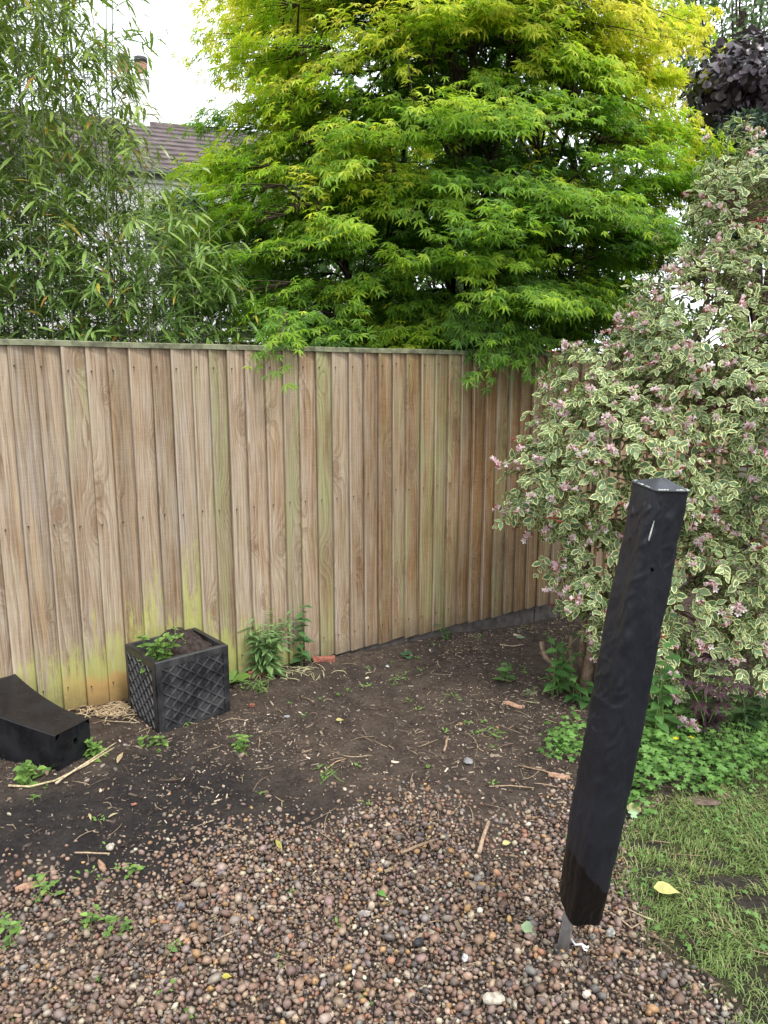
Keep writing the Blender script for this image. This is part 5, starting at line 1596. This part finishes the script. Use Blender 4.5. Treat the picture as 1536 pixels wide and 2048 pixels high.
def rock(name, label, px, py, size, col, flat=(.5, .7), mat=None, rough=.22):
    p = g_on(px, py)
    V, F, A = stones(np.array([[0, 0, size * .18]]), np.array([size]), np.array([col]), flat, IC2, rough, .2)
    if flat[1] > .4: V = V + (fbm(V[:, 0] / size * 6 + px, V[:, 1] / size * 6 + V[:, 2] / size * 4, 3) - .5)[:, None] * norm(V) * size * .15
    o = link(name, mesh_np(name, V, F, A, False), mat or M_stone, None, tuple(p + [0, 0, (-.012 if 'slab' in name else .004) if py < 1700 else .012]))
    return tag(o, label, 'stone')
rock('pale_stone', 'large cream angular stone on gravel at bottom centre right', 985, 2010, .050, (.38, .34, .27))
rock('grey_rock', 'pale grey rough rock lying alone on the soil', 938, 1528, .044, (.22, .22, .22))
rock('white_stone', 'bright white stone among gravel right of centre', 931, 1925, .024, (.40, .40, .40))
rock('cream_stone', 'pale pinkish stone on gravel left of the green leaf', 728, 1838, .038, (.30, .26, .235))
rock('cream_stone', 'round cream stone beside the twig on dark soil', 221, 1702, .030, (.36, .32, .26))
rock('white_chip', 'small white quartz chip on the soil near lobed seedling', 775, 1335, .024, (.38, .39, .40))
rock('black_stone', 'shiny black stone in the gravel below centre', 838, 1895, .034, (.018, .018, .022), mat=M_pebble, rough=.1)
rock('lichen_stone', 'pale lichen-spotted stone beside the pole on gravel', 1222, 1875, .034, (.28, .275, .25))
rock('grey_pebble', 'bluish grey round pebble standing out at left gravel', 362, 1822, .030, (.13, .14, .15), mat=M_pebble, rough=.08)
rock('white_pebble', 'white pebble on the soil left of the grey rock', 920, 1462, .020, (.34, .31, .28))
rock('grey_pebble', 'grey pebble on soil front right of the planter', 573, 1436, .022, (.25, .25, .27), mat=M_pebble)
rock('brown_slab', 'flat reddish-brown stone slab sunk in lawn near ground cover', 1405, 1605, .12, (.12, .085, .065), (.14, .18))
rock('brown_slab', 'small brown stone beside the larger slab in lawn', 1448, 1592, .06, (.14, .09, .07), (.25, .3))
def brick(label, px, py, d, rz, tilt=0.):
    p = g_on(px, py)
    mb = MB()
    x, y, z = np.array(d) / 2
    V = np.array([[i, j, k] for i in (-x, x) for j in (-y, y) for k in (-z, z)]) * 1.0
    V += rng.normal(0, .004, V.shape)
    mb.add(V, [np.array([[0, 1, 3, 2], [4, 6, 7, 5], [0, 4, 5, 1], [2, 3, 7, 6], [0, 2, 6, 4], [1, 5, 7, 3]])], Col=(.30, .115, .08))
    o = mb.build('brick_piece', M_wood, None, False, tuple(p + [0, 0, .012]), (tilt, .05, rz))
    bvm = o.modifiers.new('bevel', 'BEVEL'); bvm.width = .004; bvm.segments = 2
    return tag(o, label, 'brick')
brick('long red brick fragment lying under the upright weed', 648, 1322, (.13, .04, .035), .25)
brick('broken red brick piece half buried left of the bushy weed', 515, 1352, (.11, .05, .05), .5, .2)
brick('orange brick crumb on the soil right of the planter', 504, 1415, (.028, .022, .02), .3)
brick('small orange brick crumb lying on the dark soil', 268, 1614, (.018, .014, .012), .8)
def bark_piece(label, px, py, L, w_, rz):
    p = g_on(px, py)
    V = []
    for i in range(8):
        t = i / 7
        ww = w_ * (sin(pi * (.12 + .8 * t))) * R(.8, 1.1)
        for j in range(5):
            v = (j - 2) / 2
            V.append([(t - .5) * L, v * ww / 2, .012 * (1 - v * v) + .004 * sin(6 * t) + R(0, .002)])
    top = len(V)
    V += [[a, b_, c - .004] for a, b_, c in V]
    q = [[i * 5 + j, (i + 1) * 5 + j, (i + 1) * 5 + j + 1, i * 5 + j + 1] for i in range(7) for j in range(4)]
    q2 = [[top + a for a in r_[::-1]] for r_ in q]
    rim = [i * 5 for i in range(8)] + [35 + j for j in range(1, 5)] + [i * 5 + 4 for i in range(6, -1, -1)] + [3, 2, 1]
    q3 = [[rim[k], rim[(k + 1) % len(rim)], top + rim[(k + 1) % len(rim)], top + rim[k]] for k in range(len(rim))]
    o = MB().add(V, [np.array(q + q2 + q3)], Col=(.30, .185, .12)).build('bark_piece', M_wood, None, False, tuple(p + [0, 0, .006]), (0, 0, rz))
    return tag(o, label, 'bark')
bark_piece('curled brown bark strip on soil left of shrub trunk', 1028, 1413, .11, .030, -.5)
bark_piece('pale tan bark piece close to the left of the cover', 1118, 1556, .085, .028, -.2)
bark_piece('weathered wood shard among weeds at left gravel edge', 62, 1775, .09, .03, .6)
bark_piece('dark wood flake lying on pebbles at left', 205, 1737, .06, .02, -.8)
def fallen(name, label, px, py, tpl, size, col, rz, lift=.012, wid=1., pitch=.15):
    p = g_on(px, py)
    t_ = tpl
    V, F, E_, k = place(t_, np.zeros((1, 3)), np.array([[cos(rz), sin(rz), pitch]]), np.array([[R(-.3, .3), -.3, 1.]]), np.array([[size * wid, size, size]]))
    E_['Col'] = np.tile(col, (k, 1))
    o = link(name, mesh_np(name, V, F, E_), M_leaf, None, tuple(p + [0, 0, lift]))
    return tag(o, label, 'leaf')
fallen('fallen_leaf', 'large pale yellow fallen leaf lying on the lawn', 1306, 1795, BROAD, .075, (.58, .55, .20), -.25, .035)
fallen('fallen_leaf', 'pale green fallen leaf on gravel left of the pole', 1042, 1868, ROUND, .042, (.36, .50, .26), -.3, .024)
fallen('fallen_leaf', 'small bright green leaf on the gravel near centre', 757, 1795, BROAD, .032, (.13, .30, .06), -.8, .022)
fallen('fallen_leaf', 'yellow-green bamboo leaf lying at the gravel edge', 552, 1688, NARROW, .068, (.48, .44, .12), -1.1, .016)
fallen('fallen_leaf', 'cream bamboo leaf, right one of two on dark soil', 217, 1640, NARROW, .045, (.56, .48, .28), 1.0, .01)
fallen('fallen_leaf', 'cream bamboo leaf, left one of two on dark soil', 178, 1632, NARROW, .040, (.56, .46, .25), -1.0, .01)
fallen('fallen_leaf', 'little yellow oval leaf on the soil near the middle', 672, 1444, BROAD, .036, (.52, .46, .18), .1, .01)
fallen('fallen_leaf', 'pale yellow leaf lying right of the black cover', 1253, 1625, ROUND, .05, (.50, .50, .22), -.3, .02)
fallen('fallen_leaf', 'pale mint-green leaf in the lawn by the cover', 1262, 1640, LOBED, .032, (.38, .55, .32), .2, .025)
fallen('fallen_leaf', 'yellow curled leaf on the gravel near the pale stick', 1005, 1697, BROAD, .032, (.58, .54, .22), .3, .018)
fallen('fallen_leaf', 'grey-green leaf lying on soil under the shrub', 1032, 1278, BROAD, .06, (.26, .32, .20), -.1, .012)
fallen('fallen_leaf', 'dry tan leaf standing by the canes', 235, 1530, NARROW, .06, (.50, .38, .22), 1.5, .01, 1.4, .6)
fallen('fallen_leaf', 'yellow pebble-sized leaf on gravel at left bottom', 445, 1968, BROAD, .025, (.45, .40, .06), 0, .024)

# ------------------------------------------------------------------ lawn, ground cover, seedlings
GB = (np.array([[-.5, 0, 0], [.5, 0, 0], [-.42, .4, .10], [.42, .4, .10], [-.25, .75, .02], [.25, .75, .02], [0, 1, -.18]]), [np.array([[0, 1, 3, 2], [2, 3, 5, 4]]), np.array([[4, 5, 6]])], {})
n = 92000
P = np.stack([R(.55, 2.2, n), R(1.4, 3.5, n)], 1)
ld = in_poly(P[:, 0], P[:, 1], LAWN) + .10 * (fbm(P[:, 0] * 9, P[:, 1] * 9, 3) - .5)
dens = (P[:, 0] < .526 * (P[:, 1] * .984 + .284) + .22) * sstep(-.05, .06, ld) * (1 - .93 * mud_at(P[:, 0], P[:, 1])) * (.30 + .70 * sstep(.32, .6, fbm(P[:, 0] * 6, P[:, 1] * 6, 3)))
P = P[rng.random(n) < dens]
n = len(P)
a = R(0, 2 * pi, n) * .8 + fbm(P[:, 0] * 3, P[:, 1] * 3, 2) * 5
f = np.stack([np.cos(a), np.sin(a), R(.25, 1.7, n)], 1)
up = np.stack([-np.cos(a), -np.sin(a), np.full(n, .8)], 1)
tint = fbm(P[:, 0] * 5 + 3, P[:, 1] * 5, 3)
col = lerp((.125, .215, .055), (.31, .41, .13), np.clip(rng.random(n) * .6 + tint * .5, 0, 1))
dry = rng.random(n) < .07 + .14 * (tint > .55)
col[dry] = lerp((.36, .33, .14), (.52, .47, .24), rng.random(dry.sum()))
ln = R(.012, .040, n)
tag(foliage('lawn_grass', M_grass, None, GB, np.concatenate([P, hz(P[:, 0], P[:, 1])[:, None]], 1), f, up, np.stack([R(.0012, .0038, n), ln, ln], 1), col), 'short patchy lawn grass in the right foreground', 'grass', kind='stuff')
# longer grass tufts at the back of the lawn
n = 5000
c = np.array([g_on(1500, 1420)[:2], g_on(1440, 1500)[:2], g_on(1530, 1480)[:2], g_on(1400, 1440)[:2]])[rng.integers(0, 4, n)]
P = c + rng.normal(0, .13, (n, 2)); P = P[P[:, 1] > 2.45]; n = len(P)
a = R(0, 2 * pi, n)
f = np.stack([np.cos(a) * .6, np.sin(a) * .6, R(.5, 2.2, n)], 1)
up = np.stack([-np.cos(a), -np.sin(a), np.full(n, .8)], 1)
col = lerp((.06, .13, .03), (.20, .30, .09), rng.random(n))
ln = R(.05, .15, n)
tag(foliage('long_grass', M_grass, None, GB, np.concatenate([P, hz(P[:, 0], P[:, 1])[:, None]], 1)[:1300], f[:1300], up[:1300], np.stack([R(.0015, .003, n), ln, ln], 1)[:1300], col[:1300]), 'longer grass growing under the right of the shrub', 'grass', kind='stuff')
# creeping ground cover
GC = np.array([ground_at(*p)[:2] for p in [(1180, 1450), (1200, 1400), (1300, 1390), (1420, 1430), (1560, 1450), (1700, 1440), (1700, 1520), (1540, 1540), (1430, 1590), (1330, 1600), (1250, 1640), (1200, 1600)]])
GC2 = np.array([ground_at(*p)[:2] for p in [(1080, 1490), (1110, 1450), (1190, 1440), (1190, 1530), (1140, 1545), (1075, 1530)]])
n = 17000
P = np.stack([R(.5, 2.9, n), R(2.2, 3.9, n)], 1)
q = np.maximum(in_poly(P[:, 0], P[:, 1], GC), in_poly(P[:, 0], P[:, 1], GC2) - .02) + .16 * (fbm(P[:, 0] * 7, P[:, 1] * 7, 3) - .5)
P = P[rng.random(n) < sstep(-.05, .09, q)]
n = len(P)
a = R(0, 2 * pi, n)
h_ = R(.01, .085, n) * (.5 + fbm(P[:, 0] * 8, P[:, 1] * 8, 2))
f = np.stack([np.cos(a), np.sin(a), R(-.1, .35, n)], 1)
up = np.stack([R(-.35, .35, n), R(-.5, .2, n), np.ones(n)], 1)
col = lerp((.07, .17, .035), (.19, .36, .085), rng.random(n))
tag(foliage('ground_cover', M_leaf, None, LOBED, np.concatenate([P, (hz(P[:, 0], P[:, 1]) + h_)[:, None]], 1), f, up, R(.014, .031, n), col, smooth=False), 'creeping lobed-leaf ground cover spreading below the flowering shrub', 'ground cover', kind='stuff')
P = np.stack([R(.75, 1.9, 900), R(1.5, 3.0, 900)], 1)
P = P[(in_poly(P[:, 0], P[:, 1], LAWN) > .02) & (fbm(P[:, 0] * 7 + 2, P[:, 1] * 7, 3) > .52) & (mud_at(P[:, 0], P[:, 1]) < .5)]
n = len(P)
a = R(0, 2 * pi, n)
tag(foliage('lawn_clover', M_leaf, None, LOBED, np.concatenate([P, (hz(P[:, 0], P[:, 1]) + R(.012, .03, n))[:, None]], 1), np.stack([np.cos(a), np.sin(a), R(0, .4, n)], 1), np.stack([R(-.3, .3, n), R(-.4, .1, n), np.ones(n)], 1), R(.009, .018, n), lerp((.08, .18, .04), (.18, .32, .08), rng.random(n)), smooth=False), 'low clover leaves mixed through the lawn grass', 'clover', kind='stuff')
# sparse seedlings on soil
P = soil_pts(420)
P = P[rng.random(len(P)) < .15 + .85 * (fbm(P[:, 0] * 3, P[:, 1] * 3, 3) > .52)]
P = np.repeat(P, 7, 0) + rng.normal(0, .010, (len(P) * 7, 2))
P = P[P[:, 1] < fence_y(P[:, 0]) - .05]
n = len(P)
a = R(0, 2 * pi, n)
f = np.stack([np.cos(a), np.sin(a), R(.1, .9, n)], 1)
col = lerp(LG0, LG1, rng.random(n))
tag(foliage('sparse_seedlings', M_leaf, None, OVATE, np.concatenate([P, (hz(P[:, 0], P[:, 1]) + R(.002, .012, n))[:, None]], 1), f, np.tile([0, -.1, 1.], (n, 1)), R(.008, .02, n), col), 'tiny scattered green seedlings on the bare soil', 'seedlings', kind='stuff')
# yellow buttercups and fallen flower spike
def buttercup(label, px, py):
    p = g_on(px, py)
    t = thing('buttercup', label, 'flower', tuple(p))
    h_ = .10
    MB().tube(bez([0, 0, 0], [0, 0, .06], [.005, 0, h_], 4), .0012, 4).build('stem', M_stem, t, True)
    mb = MB()
    for k in range(5):
        a = 2 * pi * k / 5
        d = np.array([cos(a), sin(a), 0]); s2 = np.array([-sin(a), cos(a), 0])
        c = np.array([.005, 0, h_])
        mb.add([c, c + d * .008 - s2 * .006 + [0, 0, .003], c + d * .013 + [0, 0, .006], c + d * .008 + s2 * .006 + [0, 0, .003]], [np.array([[0, 1, 2, 3]])], Col=(.75, .52, .02))
    mb.build('petals', M_petal, t)
buttercup('yellow buttercup flower right of the fallen pink blossom', 1376, 1520)
buttercup('yellow buttercup flower left of the fallen pink blossom', 1346, 1522)
bl = thing('fallen_blossom', 'fallen pale pink blossom spray lying on the ground cover', 'flower', tuple(g_on(1358, 1478)))
for k in range(7):
    o = link('flower', FM[k % 5], None, bl, (-.03 + k * .012, .02 - k * .012, .085), (R(-.6, .6), R(-.6, .6), R(0, 6)))
    o.scale = (.9, .9, .9)
